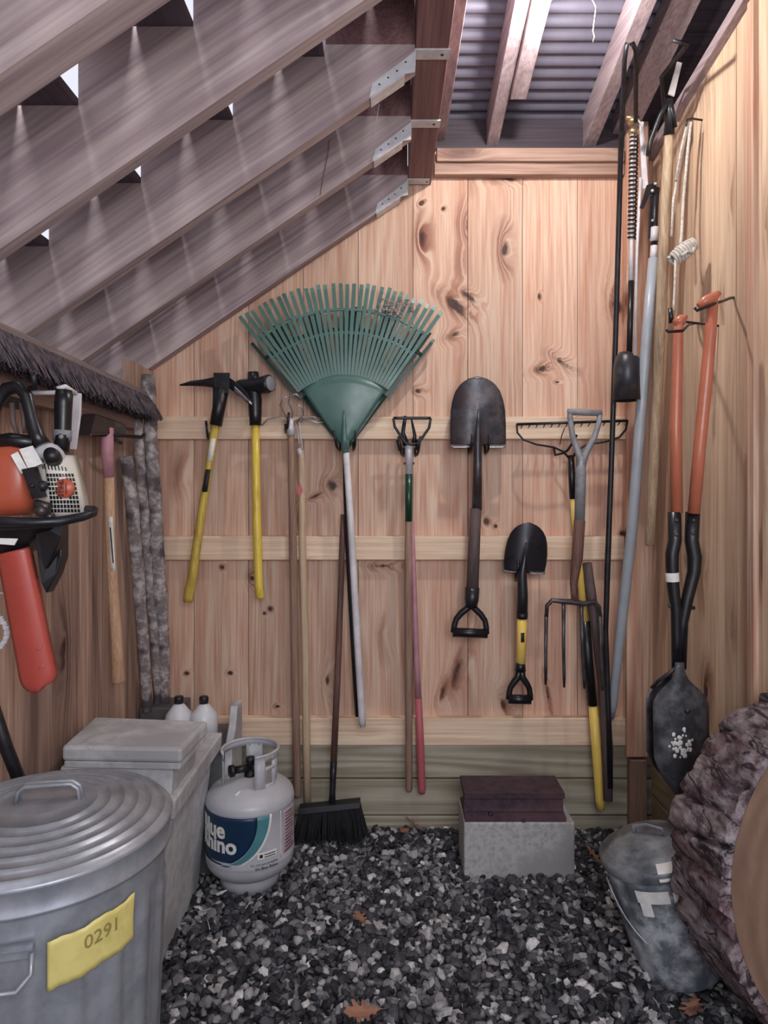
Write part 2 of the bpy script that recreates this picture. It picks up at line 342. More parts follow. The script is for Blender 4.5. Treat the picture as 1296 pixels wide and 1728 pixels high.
def bristle_mat(name, a, b):
    n = N(name); tc = n.n('ShaderNodeTexCoord').outputs['Object']
    q = n.n('ShaderNodeMapping', {0: tc, 3: (1, 1, .25)}).outputs[0]
    no = n.n('ShaderNodeTexNoise', {'Vector': q, 'Scale': 90.0, 'Detail': 3.0}).outputs[0]
    return n.out(n.mix(n.mr(no, .4, .6), lin(a), lin(b)), .75, 0, no, .6, .004)
M['bristle'] = bristle_mat('coarse_dark_bristles', '2b242a', '5a4d54')
M['bristle_black'] = bristle_mat('black_bristles', '08080b', '1c1b22')
def gravel_mat():
    n = N('grey_crushed_stone'); g = n.n('ShaderNodeNewGeometry').outputs['Random Per Island']
    r = n.n('ShaderNodeValToRGB', {0: g}); e = r.color_ramp.elements
    e[0].position = 0; e[0].color = lin('17171c'); e[1].position = 1; e[1].color = lin('d6d3d2')
    for p_, c_ in ((.30, '2c2c33'), (.55, '4a494f'), (.78, '77767a'), (.93, 'a5a3a3')):
        q = e.new(p_); q.color = lin(c_)
    tc = n.n('ShaderNodeTexCoord').outputs['Object']
    no = n.n('ShaderNodeTexNoise', {'Vector': tc, 'Scale': 70.0, 'Detail': 4.0}).outputs[0]
    t = n.mr(no, .3, .7, .75, 1.2)
    return n.out(n.mix(1.0, r.outputs[0], n.n('ShaderNodeCombineColor', {0: t, 1: t, 2: t}).outputs[0], 'MULTIPLY'), .62, 0, no, .5, .004)
M['gravel'] = gravel_mat()
M['ground'] = speck('dark_ground', '1b1b20', '3c3b40', 50, .55, .9, 0, bs=.8)
def logend():
    n = N('log_cut_face'); tc = n.n('ShaderNodeTexCoord').outputs['Object']
    sp = n.n('ShaderNodeSeparateXYZ', {0: tc}); x, y, z = sp.outputs
    zz = n.math('SUBTRACT', z, .49)
    r = n.math('SQRT', n.math('ADD', n.math('MULTIPLY', x, x), n.math('MULTIPLY', zz, zz)))
    no = n.n('ShaderNodeTexNoise', {'Vector': tc, 'Scale': 5.0, 'Detail': 4.0}).outputs[0]
    rg = n.math('SINE', n.math('MULTIPLY', n.math('ADD', r, n.math('MULTIPLY', no, .05)), 170.0))
    f2 = n.n('ShaderNodeTexNoise', {'Vector': n.n('ShaderNodeMapping', {0: tc, 2: (0, .5, 0), 3: (2.5, 1, .8)}).outputs[0], 'Scale': 9.0, 'Detail': 6.0}).outputs[0]
    c = n.mix(n.mr(rg, -1, 1, .0, .30), lin('7d6251'), lin('4d382c'))
    c = n.mix(n.mr(f2, .42, .62, 0, .55), c, lin('5f4638'))
    return n.out(c, .75, 0, f2, .3, .003)
M['logend'] = logend()
def barkmat():
    n = N('thick_pine_bark'); tc = n.n('ShaderNodeTexCoord').outputs['Object']
    q = n.n('ShaderNodeMapping', {0: tc, 3: (1, .35, 1)}).outputs[0]
    a = n.n('ShaderNodeTexNoise', {'Vector': q, 'Scale': 22.0, 'Detail': 7.0, 'Roughness': .7}).outputs[0]
    b = n.n('ShaderNodeTexNoise', {'Vector': q, 'Scale': 9.0, 'Detail': 3.0}).outputs[0]
    c = n.mix(n.mr(a, .42, .62), lin('45353c'), lin('a3979b')); c = n.mix(n.mr(b, .5, .65, 0, .6), c, lin('6c4c50'))
    q3 = n.n('ShaderNodeMapping', {0: tc, 2: (0, 0, .25), 3: (1, .16, 1)}).outputs[0]
    d_ = n.n('ShaderNodeTexNoise', {'Vector': q3, 'Scale': 16.0, 'Detail': 3.0, 'Distortion': .6}).outputs[0]
    c = n.mix(n.mr(n.math('ABSOLUTE', n.math('SUBTRACT', d_, .5)), .008, .03, 1, 0), c, lin('2a1f25'))
    return n.out(c, .85, 0, a, .9, .012)
M['bark2'] = barkmat()
def emis(name, c, s_):
    n = N(name); n.b.inputs['Base Color'].default_value = (1,1,1,1); n.b.inputs['Emission Color'].default_value = c; n.b.inputs['Emission Strength'].default_value = s_; return n.m
M['bulb'] = emis('lit_bulb', (1, .95, .9, 1), 22)

# ------------------------------------------------------------------ structure
XL, XR, YB = -.97, 1.08, 2.80
def roofz(Y): return 2.90+.21*(2.8-Y)
def ztop(x): return min(2.44+.684*x+.10, 2.85)          # wall tucks behind the wall-side stringer
mb = MB(); mb.box((-4, -3, -.06), (4, 6, -.012)); struct('floor', mb, M['ground'])
# back wall: shiplap boards with fine joints, cut to the stair and roof line
mb = MB(); x = .095-.225*5; 
while x < XR+.02:
    a = max(x, XL-.02)+.0012; b = min(x+.225, XR+.02)-.0012
    if b > a:
        def zt(q): return roofz(2.81) if q > .11 else 2.66+.684*q
        za, zb = (zt(a), zt(b)) if (b < .11 or a > .11) else (roofz(2.81), roofz(2.81))
        if b <= .11: pass
        mb.hexa([(a,YB,-.02),(b,YB,-.02),(b,YB+.02,-.02),(a,YB+.02,-.02),(a,YB,za),(b,YB,zb),(b,YB+.02,zb),(a,YB+.02,za)])
    x += .225
mb.hexa([(XL-.02,YB+.021,-.02),(.11,YB+.021,-.02),(.11,YB+.04,-.02),(XL-.02,YB+.04,-.02),(XL-.02,YB+.021,1.98),(.11,YB+.021,2.72),(.11,YB+.04,2.72),(XL-.02,YB+.04,1.98)])
mb.box((.11,YB+.021,-.02), (XR+.02,YB+.04,roofz(2.81)))
struct('wall_back', mb, M['pine'])
mb = MB(); y = YB
wtop = lambda Y: 2.725+.14*(2.8-Y)
while y > 1.90:
    y0 = max(y-.225, 1.88)
    mb.hexa([(XR,y0+.0015,-.02),(XR+.02,y0+.0015,-.02),(XR+.02,y-.0015,-.02),(XR,y-.0015,-.02),(XR,y0+.0015,wtop(y0)),(XR+.02,y0+.0015,wtop(y0)),(XR+.02,y-.0015,wtop(y)),(XR,y-.0015,wtop(y))]); y -= .225
mb.box((XR+.021, 1.88, -.02), (XR+.04, YB, 2.70)); struct('wall_right', mb, M['pine_r'])
mb = MB(); mb.box((1.42, 1.93, 2.5), (1.44, 2.84, 3.3)); mb.box((XR+.04, 1.93, 2.60), (1.42, 2.84, 2.62)); mb.box((XR+.02, 2.80, 2.6), (1.44, 2.84, 3.0)); struct('wall_right_eave', mb, M['shadewood'])  # panels closing the eave recess, its shade put into their dark colour
mb = MB(); mb.box((XR+.041, 1.84, -.02), (1.95, 1.879, 3.1)); struct('wall_right_return', mb, M['pine'])
mb = MB(); mb.box((1.95, -.6, -.02), (2.0, 1.88, 3.2)); struct('wall_right_front', mb, M['pine_r'])
mb = MB(); mb.box((XR-.016, 1.995, 0), (XR, 2.03, wtop(2.03)-.01)); struct('trim_1', mb, M['pine'])
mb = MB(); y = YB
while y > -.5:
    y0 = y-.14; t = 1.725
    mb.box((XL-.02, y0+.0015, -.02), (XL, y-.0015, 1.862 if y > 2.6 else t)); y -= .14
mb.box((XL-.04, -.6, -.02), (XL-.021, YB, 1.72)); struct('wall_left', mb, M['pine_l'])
# rails on the back wall (2x4s)
k = 2
for (v0, v1, ua, ub, mm) in ((703,741,262,1058,'rail'), (905,945,262,1054,'rail'), (1212,1258,262,1056,'rail')):
    a, b = P(ua, v1, 2.762), P(ub, v0, 2.762); mb = MB(); mb.box((a.x, 2.762, a.z), (b.x, YB, b.z)); struct('trim_%d' % k, mb, M[mm], .003); k += 1
a, b = P(737, 272, 2.745), P(1054, 249, 2.745); mb = MB(); mb.box((a.x, 2.745, a.z+.001), (b.x, YB, b.z)); struct('trim_%d' % k, mb, M['railtop'], .003); k += 1
a, b = P(733, 294, 2.762), P(1054, 272, 2.762); mb = MB(); mb.box((a.x, 2.762, a.z), (b.x, YB, b.z)); struct('trim_%d' % k, mb, M['railtop'], .003); k += 1
for (z0, z1) in ((.205, .338), (.055, .199), (-.02, .049)):
    mb = MB(); mb.box((XL, 2.775, z0), (XR, YB, z1)); struct('trim_%d' % k, mb, M['treated'], .004); k += 1
a = P(1058, 830, 2.745); mb = MB(); mb.box((a.x, 2.745, .30), (a.x+.088, YB, 2.9)); struct('trim_%d' % k, mb, M['pine'], .004); k += 1
mb = MB(); mb.box((a.x+.01, 2.74, -.02), (a.x+.08, 2.775, .29)); struct('trim_%d' % k, mb, M['handle'], .004); k += 1
for (z0, z1) in ((.16, .31), (-.02, .155)):
    mb = MB(); mb.box((XR-.03, 1.93, z0), (XR, 2.74, z1)); struct('trim_%d' % k, mb, M['treated_r'], .004); k += 1
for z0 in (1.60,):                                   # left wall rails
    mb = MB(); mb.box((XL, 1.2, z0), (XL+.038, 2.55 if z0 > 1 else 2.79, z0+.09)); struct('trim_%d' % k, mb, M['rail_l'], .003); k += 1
mb = MB(); mb.box((.17, 2.772, 2.769), (XR-.02, YB-.001, 2.885)); struct('trim_%d' % k, mb, M['shadewood'], .002); k += 1  # board added over the wall top, the gap's shade in its dark colour
# header beam carrying the stair, and the ledger boards against it
mb = MB(); mb.box((.074, -.5, 2.63), (.168, YB, 3.4)); struct('trim_%d' % k, mb, M['header'], .003); k += 1
mb = MB(); mb.box((.185, -.5, 2.80), (.225, YB-.01, 3.4)); struct('trim_%d' % k, mb, M['rafter'], .002); k += 1
# roof: corrugated sheet on sloping rafters
def rafter(x0, x1, y0, y1, dz0, h, name, cut=0):
    mb = MB(); zb = lambda Y: 2.775+.21*(2.8-Y)+dz0
    pts = [(x0, y1, zb(y1)), (x0, y0, zb(y0)), (x0, y0, zb(y0)+h), (x0, y1, zb(y1)+h)]
    if cut: pts = [(x0, y1, zb(y1)+h), (x0, y1, zb(y1)+h*.0), (x0, y1-cut, zb(y1-cut)), (x0, y0, zb(y0)), (x0, y0, zb(y0)+h)]
    mb.prism(pts, (x1-x0, 0, 0)); struct(name, mb, M['rafter'], .003)
for (x0, x1, y0, y1, dz, h) in ((.392,.440,-.4,2.79,-.005,.13), (.442,.500,-.4,2.50,-.03,.15), (.785,.838,-.4,2.79,-.005,.13), (.905,1.00,-.4,2.79,.045,.075)):
    rafter(x0, x1, y0, y1, dz, h, 'trim_%d' % k); k += 1
mb = MB(); mb.prism([(XR-.03, 2.79, wtop(2.79)), (XR-.03, 1.9, wtop(1.9)), (XR-.03, 1.9, wtop(1.9)+.038), (XR-.03, 2.79, wtop(2.79)+.038)], (.09, 0, 0)); struct('trim_%d' % k, mb, M['rafter'], .003); k += 1
mb = MB(); mb.hexa([(1.01, 1.9, roofz(1.9)-.05), (1.42, 1.9, roofz(1.9)-.05), (1.42, 2.79, roofz(2.79)-.05), (1.01, 2.79, roofz(2.79)-.05), (1.01, 1.9, roofz(1.9)-.03), (1.42, 1.9, roofz(1.9)-.03), (1.42, 2.79, roofz(2.79)-.03), (1.01, 2.79, roofz(2.79)-.03)]); struct('trim_%d' % k, mb, M['shadewood']); k += 1  # sheet added below the roof, recess shade put into its dark colour
n = 640; ys = np.linspace(-.6, 2.95, n); xs = (.17, 2.05); mb = MB(); vs = []; fs = []
for yy in ys:
    zz = roofz(yy)+.008*math.sin(yy*2*PI/.054)
    for t in (0, .004):
        for xx in xs: vs.append((xx, yy, zz+t))
for i in range(n-1):
    a = i*4; fs += [(a, a+1, a+5, a+4), (a+2, a+6, a+7, a+3)]
mb.add(vs, fs, True); struct('ceiling', mb, M['roof'])

# ------------------------------------------------------------------ staircase overhead
st = Thing('staircase', 'open-backed wooden staircase seen from beneath, sloping down over the left wall', 'staircase')
zlow = lambda x: 2.53+.684*x
RX, RZ = [], []; blk = []
for kx in range(-10, 3): RX.append(-.448+.262*kx); RZ.append(2.43+.18*kx)
for (y0, y1) in ((2.742, 2.785), (2.312, 2.352), (1.942, 1.982), (1.552, 1.592), (1.155, 1.232), (.77, .81), (.37, .41)):
    pts = []; xe = .072; xs_ = RX[0]
    pts.append((xe, y0, zlow(xe)+.04)); pts.append((xe-.035, y0, zlow(xe)-.0)); pts.append((xs_, y0, zlow(xs_)))
    for i in range(len(RX)-1):
        pts.append((RX[i], y0, RZ[i])); pts.append((RX[i], y0, RZ[i]+.18))
    pts.append((xe, y0, RZ[-2]+.18))
    # the top of the stringer follows rise and run; the profile is split into convex strips
    mb = MB(); last = None
    for i in range(len(RX)-1):
        xa, xb = RX[i], min(RX[i+1], xe); zt1 = RZ[i]+.18 if i < len(RX)-2 else 2.645
        if i == len(RX)-2: blk.append((xa+.002, xb, y0+.006, y1-.002))
        mb.hexa([(xa,y0,zlow(xa)),(xb,y0,zlow(xb)),(xb,y1,zlow(xb)),(xa,y1,zlow(xa)),(xa,y0,zt1),(xb,y0,zt1),(xb,y1,zt1),(xa,y1,zt1)])
    st.part('stringer', mb, M['stringer'])
Y0s, Y1s = -.3, 2.785
for (xa, xb, ya, yb) in blk:
    mb = MB(); mb.box((xa, ya, 2.647), (xb-.001, yb, 2.788)); st.part('top_blocking', mb, M['header'])
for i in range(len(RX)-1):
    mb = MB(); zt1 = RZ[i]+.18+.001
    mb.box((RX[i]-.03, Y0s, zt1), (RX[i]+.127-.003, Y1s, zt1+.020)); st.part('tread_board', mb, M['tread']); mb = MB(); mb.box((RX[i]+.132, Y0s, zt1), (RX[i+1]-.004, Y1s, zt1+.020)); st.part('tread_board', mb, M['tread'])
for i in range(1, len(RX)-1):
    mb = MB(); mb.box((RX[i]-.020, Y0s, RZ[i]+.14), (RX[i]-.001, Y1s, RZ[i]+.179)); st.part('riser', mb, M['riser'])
for y1 in (1.982, 2.352, 2.785):                        # sloped joist hangers
    y0 = y1-.043; xe = .072
    mb = MB(); t = .0015
    sl = .684
    xa = -.055
    xm = .045
    mb.prism([(xe, y0-t, zlow(xm)+.002), (xe, y0-t, zlow(xm)+.062), (xa+.005, y0-t, zlow(xa)+.036), (xa-.004, y0-t, zlow(xa)-.003), (xm, y0-t, zlow(xm)-.003)], (0, -.002, 0))
    mb.hexa([(xa, y0-t, zlow(xa)-.005), (xe-.03, y0-t, zlow(xe-.03)-.005), (xe-.03, y1+t, zlow(xe-.03)-.005), (xa, y1+t, zlow(xa)-.005),
             (xa, y0-t, zlow(xa)-.001), (xe-.03, y0-t, zlow(xe-.03)-.001), (xe-.03, y1+t, zlow(xe-.03)-.001), (xa, y1+t, zlow(xa)-.001)])
    mb.box((xe, y0-.004, 2.625), (.172 if y1 < 2.7 else .16, y0+.04, 2.6295)); mb.box((xe-.002, y0-.004, 2.58), (xe+.001, y0+.04, 2.6295))
    h = st.part('joist_hanger', mb, M['strap'])
    for (bx, bz) in ((-.03, .018), (-.005, .02), (.02, .022), (.045, .03)):
        mb = MB(); mb.lathe([(.0001, 0), (.003, 0), (.002, .0015), (.0001, .002)], (bx, y0-t-.002, zlow(bx)+bz), (0,-1,0), 8); st.part('nail', mb, M['blackmetal'], parent=h)
    mb = MB(); mb.lathe([(.0001, 0), (.005, 0), (.003, .002), (.0001, .003)], (.15, y0+.018, 2.6245), (0,0,-1), 8)
    st.part('nail', mb, M['blackmetal'], parent=h)
st.done()
mb = MB(); mb.tube([P(556, 236, 2.29), P(553, 262, 2.295), P(545, 300, 2.30), P(540, 330, 2.305)], .0012, 6)
solo('twig', mb, M['handle_dark'], 'thin dark twig hanging from the gap in the second stair stringer from the wall', 'twig')
mb = MB(); mb.tube([P(640, 176, 2.28), P(635, 205, 2.28), P(629, 235, 2.28)], .0010, 6)
solo('hanging_thread', mb, M['rope'], 'short white thread dangling below the upper sloped joist hanger', 'thread')

# ceiling lamp with its pull cord
lp = Thing('ceiling_lamp', 'bare lit bulb in a white socket under the roof rafter', 'lamp')
mb = MB(); mb.ball(LAMP+Vector((0,0,-.012)), .026, 16, (1,1,1.2)); lp.part('bulb', mb, M['bulb'])
mb = MB(); mb.lathe([(.0001, .055), (.04, .055), (.045, .045), (.03, .025), (.018, .018), (.0001, .018)], LAMP+Vector((0,0,.0)), (0,0,1), 20); lp.part('socket', mb, M['white'])
r_ = LAMP
mb = MB(); pc = [P(992, -14, 1.99), P(1000, 0, 1.99), P(1006, 12, 1.99), P(1004, 30, 1.99), P(1001, 52, 1.99), P(1004, 62, 1.99), P(1000, 72, 1.99)]
mb.tube([LAMP+Vector((.02,-.01,.03))]+pc, [.0015,.0015,.0015,.002,.0025,.002,.0028,.0012], 7); lp.part('pull_cord', mb, M['rope'])
lp.done()

# ------------------------------------------------------------------ gravel
def icos():
    t = (1+5**.5)/2
    v = np.array([(-1,t,0),(1,t,0),(-1,-t,0),(1,-t,0),(0,-1,t),(0,1,t),(0,-1,-t),(0,1,-t),(t,0,-1),(t,0,1),(-t,0,-1),(-t,0,1)], float)
    f = [(0,11,5),(0,5,1),(0,1,7),(0,7,10),(0,10,11),(1,5,9),(5,11,4),(11,10,2),(10,7,6),(7,1,8),(3,9,4),(3,4,2),(3,2,6),(3,6,8),(3,8,9),(4,9,5),(2,4,11),(6,2,10),(8,6,7),(9,8,1)]
    v /= np.linalg.norm(v[0]); return v, np.array(f)
def gravel():
    v0, f0 = icos(); V = []; Fc = []; cnt = 0
    for layer in range(2):
        sp = .0195 if layer == 0 else .027
        for yy in np.arange(1.05, 2.775, sp):
            for xx in np.arange(XL+.01, 1.9 if yy < 1.85 else XR-.04, sp):
                px_, py_ = xx+rng.uniform(-.5, .5)*sp, yy+rng.uniform(-.5, .5)*sp
                if px_ > XR-.045 and py_ > 1.86: continue
                r = rng.uniform(.008, .0175)*(1.15 if rng.random() < .12 else 1); s3 = np.array([rng.uniform(.9, 1.6), rng.uniform(.75, 1.15), rng.uniform(.45, .8)])
                q = v0*(1+rng.uniform(-.22, .22, (12, 1)))*s3*r
                a, b, c = rng.uniform(0, 6.28), rng.normal(0, .45), rng.normal(0, .45)
                ca, sa = math.cos(a), math.sin(a); Rz = np.array([[ca,-sa,0],[sa,ca,0],[0,0,1]])
                cb, sb = math.cos(b), math.sin(b); Rx = np.array([[1,0,0],[0,cb,-sb],[0,sb,cb]])
                cc, sc_ = math.cos(c), math.sin(c); Ry = np.array([[cc,0,sc_],[0,1,0],[-sc_,0,cc]])
                q = q@(Rz@Rx@Ry).T
                bump = .010*math.sin(px_*5+1)*math.cos(py_*4.3)
                q += np.array([px_, py_, (-.006 if layer == 0 else .004)+bump*.5+rng.uniform(-.003, .003)])
                V.append(q); Fc.append(f0+cnt); cnt += 12
    V = np.concatenate(V); Fc = np.concatenate(Fc)
    me = bpy.data.meshes.new('gravel'); me.from_pydata(V.tolist(), [], Fc.tolist()); me.update(); me.materials.append(M['gravel'])
    o = bpy.data.objects.new('gravel', me); COL.objects.link(o); tagset(o, 'loose grey and black crushed stone gravel covering the floor', 'gravel', None, 'stuff')
gravel()

def leaf(pos, size, rz, label, tilt=(.2, .1), grp=None):
    lob = [(0,-.7),(.08,-.48),(.20,-.42),(.13,-.28),(.20,-.18),(.38,-.16),(.42,-.05),(.20,.0),(.22,.10),(.44,.22),(.42,.34),(.19,.30),(.18,.42),(.24,.56),(.12,.58),(0,.72)]
    out = lob+[(-x_, y_) for (x_, y_) in lob[-2:0:-1]]
    R = Matrix.Rotation(rz, 3, 'Z')@Matrix.Rotation(tilt[0], 3, 'X')@Matrix.Rotation(tilt[1], 3, 'Y'); mb = MB()
    cen = [(0, y_) for y_ in (-.62, -.3, 0, .3, .62)]
    pts = [R@Vector((a*size, b*size, (.18*abs(a)+.16*b*b)*size))+Vector(pos) for a, b in out]; c = R@Vector((0, 0, 0))+Vector(pos)
    n_ = len(pts); off = Vector((0, 0, .0006))
    mb.add(pts+[c]+[p+off for p in pts]+[c+off], [(i, (i+1) % n_, n_) for i in range(n_)]+[(n_+1+i, 2*n_+1, n_+1+(i+1) % n_) for i in range(n_)]+[(i, n_+1+i, n_+1+(i+1) % n_, (i+1) % n_) for i in range(n_)], False)
    mb.tube([R@Vector((0, -.62*size, .06*size))+Vector(pos), R@Vector((.03*size, -.85*size, .02*size))+Vector(pos)], .0012, 5)
    solo('oak_leaf', mb, M['leaf'], label, 'leaf')
g = lambda u, v, z=.02: (lambda Y: P(u, v, Y))((CZ-z)*F/(v-VV))
leaf(g(700, 1393, .035), .075, 1.2, 'brown dry oak leaf curled on the gravel against the back wall planks', (.5, .4))
leaf(g(683, 1402, .03), .05, 2.6, 'smaller brown oak leaf lying just in front of the curled one by the back planks', (.2, -.3))
leaf(g(608, 1550, .025), .05, .5, 'pale brown oak leaf flat on the gravel in the middle of the floor', (.1, .2))
leaf(g(612, 1708, .03), .075, 1.9, 'large tan oak leaf at the bottom edge in the middle of the gravel', (.15, -.2))
leaf(g(1170, 1700, .03), .075, 2.6, 'reddish tan oak leaf beneath the small lidded bucket by the log', (.1, .3))
leaf(g(1003, 1445, .04), .06, .8, 'pinkish dry leaf between the concrete block and the small lidded bucket', (.6, .3))
for (u, v, a) in ((420, 1525, 1.3), (345, 1536, .2), (352, 1560, 2.0)):
    c = g(u, v, .03); d = Vector((math.cos(a), math.sin(a), .1))*.022
    mb = MB(); mb.tube([c-d, c+d], .0014, 5)
    solo('straw', mb, M['rope'], {420: 'short pale straw standing on the gravel right below the gas tank', 345: 'flat pale straw on the gravel nearest the grey storage box', 352: 'pale straw pointing toward the viewer on gravel left of the tank'}[u], 'straw')

# ------------------------------------------------------------------ tools on the back wall
def T(mb, pts, n=12, **k):                                # pts: (u, v, Y, width px)
    mb.tube([P(p[0], p[1], p[2]) for p in pts], [px(p[3], p[2])/2 for p in pts], n, **k); return mb

# darker rake nested behind
Y = 2.715
rk = Thing('leaf_rake', 'darker green leaf rake nested behind the large green rake, with a smooth black pole', 'rake')
def RQ(r, deg, Y_): a = math.radians(deg); return P(583+r*math.sin(a), 764-r*math.cos(a), Y_)
mb = MB(); mb.sheet(lambda s, t: RQ(6+114*t, -38+74.5*s, Y+.004), 20, 6, (0, .003, 0)); rk.part('panel', mb, M['green_dark'])
for i in range(29):
    a = -40.5+78.5*i/28; mb = MB(); L = 244+random.uniform(-3, 6); dx = Vector((math.cos(math.radians(a)), 0, -math.sin(math.radians(a)))); vs = []; fs = []
    PT = [(118, Y, 2.2), (180, Y, 2.5), (L-6, Y+.006, 2.8), (L, Y+.012, 2.8), (L-4, Y+.03, 1.6)]
    for (r, yy, w_) in PT:
        c = RQ(r, a, yy); h = px(w_, Y); vs += [c-dx*h, c+dx*h, c+dx*h+Vector((0,.003,0)), c-dx*h+Vector((0,.003,0))]
    for j in range(4):
        for q in range(4): fs.append((j*4+q, j*4+(q+1) % 4, j*4+4+(q+1) % 4, j*4+4+q))
    fs += [(3,2,1,0), (16,17,18,19)]; mb.add(vs, fs); rk.part('tine', mb, M['green_dark'])
mb = MB(); mb.sheet(lambda s, t: RQ(206+6*t, -40.5+78.5*s, Y-.001), 40, 1, (0, .004, 0)); rk.part('cross_band', mb, M['green_dark'])
mb = MB(); T(mb, [(583, 750, 2.73, 10), (584, 830, 2.73, 10), (587, 905, 2.735, 10), (592, 1000, 2.735, 11), (600, 1130, 2.735, 12), (605, 1208, 2.735, 12)], 12); rk.part('handle', mb, M['black'])
rk.done()
# leaf rake
Y = 2.665
rk = Thing('leaf_rake', 'large green plastic leaf rake hung head up with a fan of tines and white pole', 'rake')
A0 = (582, 758)
def RP(r, deg, Y_): a = math.radians(deg); return P(A0[0]+r*math.sin(a), A0[1]-r*math.cos(a), Y_)
aL, aR = -38.5, 35.0
mb = MB()
mb.sheet(lambda s, t: RP(6+(126-6)*t, aL*(1-s)*.93+aR*s*.98, Y+.012*(1-abs(2*s-1)**2)*-1+.012), 24, 8, (0, .004, 0)); pan = rk.part('panel', mb, M['green'])
mb = MB(); mb.tube([RP(r, -1.5, Y-.004) for r in (0, 20, 40, 66)], [px(7, Y), px(5.5, Y), px(4, Y), px(1.5, Y)], 10); rk.part('rib', mb, M['green'], parent=pan)
for rr, nm in ((197, 3.0), (236, 2.5)):
    mb = MB(); mb.sheet(lambda s, t: RP(rr-nm+2*nm*t, aL*(1-s)+aR*s, Y+.006), 40, 1, (0, .005, 0)); rk.part('cross_band', mb, M['green'])
nt = 31
for i in range(nt):
    a = aL+(aR-aL)*i/(nt-1); mb = MB(); L = 281-6*abs(a/37)**2*-1+random.uniform(-2, 3); bend = random.uniform(-.006, .006)
    pts = [(124, Y+.004), (160, Y+.002), (200, Y+.002), (240, Y+.004+bend), (L-10, Y+.012+bend), (L-2, Y+.020+bend), (L-6, Y+.040)]
    wd = [2.5, 2.6, 2.9, 3.2, 3.3, 3.3, 1.8]
    dx = Vector((math.cos(math.radians(a)), 0, -math.sin(math.radians(a))))
    vs = []; fs = []
    for (r, yy), w_ in zip(pts, wd):
        c = RP(r, a+(bend*60 if r > 200 else 0), yy); h = px(w_, Y)
        vs += [c-dx*h, c+dx*h, c+dx*h+Vector((0,.004,0)), c-dx*h+Vector((0,.004,0))]
    for j in range(len(pts)-1):
        for q in range(4): fs.append((j*4+q, j*4+(q+1) % 4, j*4+4+(q+1) % 4, j*4+4+q))
    fs += [(3,2,1,0), tuple(range(len(vs)-4, len(vs)))]
    mb.add(vs, fs); rk.part('tine', mb, M['green'])
mb = MB(); T(mb, [(582, 742, Y, 14), (583, 758, Y, 13), (584, 764, Y, 12)]); rk.part('socket', mb, M['green'])
mb = MB(); T(mb, [(584, 762, Y, 11), (592, 880, Y+.005, 11.5), (602, 1060, Y+.02, 12), (611, 1215, Y+.03, 12), (612, 1226, Y+.03, 9)]); rk.part('handle', mb, M['white'])
rk.done()
# two hooks holding the rake
def hook(u, v, Yf, label, dx=1, mat='black'):
    mb = MB(); mb.tube([P(u-6*dx, v-6, 2.763), P(u-5*dx, v+8, 2.745), P(u, v+5, (Yf+2.75)/2), P(u+3*dx, v, Yf), P(u+6*dx, v-12, Yf-.008), P(u+9*dx, v-26, Yf-.010)], px(4.2, Yf)/2, 8)
    solo('wall_hook', mb, M[mat], label, 'hook')
hook(570, 752, 2.66, 'black wall hook on the left of the green rake neck', -.8)
hook(598, 752, 2.66, 'black wall hook on the right of the green rake neck', .3)
mb = MB()
for i in range(110):
    c = P(668+random.gauss(0, 14)-10*(i % 2), 518+random.gauss(0, 10), 2.655); mb.ball(c, random.uniform(.002, .006), 6, (1.3, .6, random.uniform(.5, 1)))
solo('leaf_debris', mb, plain('dry_debris', '8d8684', '4a4144', rough=.9, sc=60), 'clump of dry leaf debris caught in the upper tines of the green rake', 'debris', kind='stuff')

# pick mattock
Y = 2.67
pk = Thing('pick_mattock', 'pick mattock with black head and worn yellow handle hung on the top rail', 'mattock')
mb = MB()
mb.hexa([P(361,664,Y-.02),P(386,664,Y-.02),P(386,664,Y+.02),P(361,664,Y+.02),P(360,629,Y-.02),P(388,629,Y-.02),P(388,629,Y+.02),P(360,629,Y+.02)])
T(mb, [(366, 645, Y, 20), (345, 646, Y, 13), (322, 647, Y, 9), (303, 650, Y, 2.5)], 8)
mb.sheet(lambda s, t: P(380+46*t, 642+40*t+(s-.5)*(22-4*t)*(.9 if t < .85 else .5)+(-4*math.sin(t*3)), Y-.03*t), 4, 10, (0, .006, 0))
hd = pk.part('head', mb, M['blackmetal'], bevel=.002)
mb = MB(); mb.sheet(lambda s, t: P(388+37*t, 650+32*t+(s-.5)*(13-9*t), Y-.004-.03*t), 3, 6, (0, .002, 0)); pk.part('adze_face', mb, M['steel_edge'], parent=hd, label='grey worn adze blade')
mb = MB(); T(mb, [(373, 655, Y, 27), (369, 690, Y, 22), (364, 718, Y, 21)], 12); pk.part('collar', mb, M['black'])
mb = MB(); T(mb, [(364, 715, Y, 14), (352, 790, Y, 13), (338, 880, Y+.005, 14), (325, 970, Y+.01, 15), (318, 1008, Y+.01, 17), (317, 1016, Y+.01, 14)], 14); hh = pk.part('handle', mb, M['oldyellow'])
for (va, vb, mt) in ((740, 778, 'paper'), (792, 830, 'ink')):
    ua, ub = 364-(va-715)*.158, 364-(vb-715)*.158
    mb = MB(); mb.sheet(lambda s, t: P(ua+(ub-ua)*t-5+9*s, va+(vb-va)*t, Y-px(7.6, Y)+.004*abs(2*s-1)**2), 4, 2, (0, .0006, 0)); pk.part('sticker', mb, M[mt], parent=hh)
pk.done()
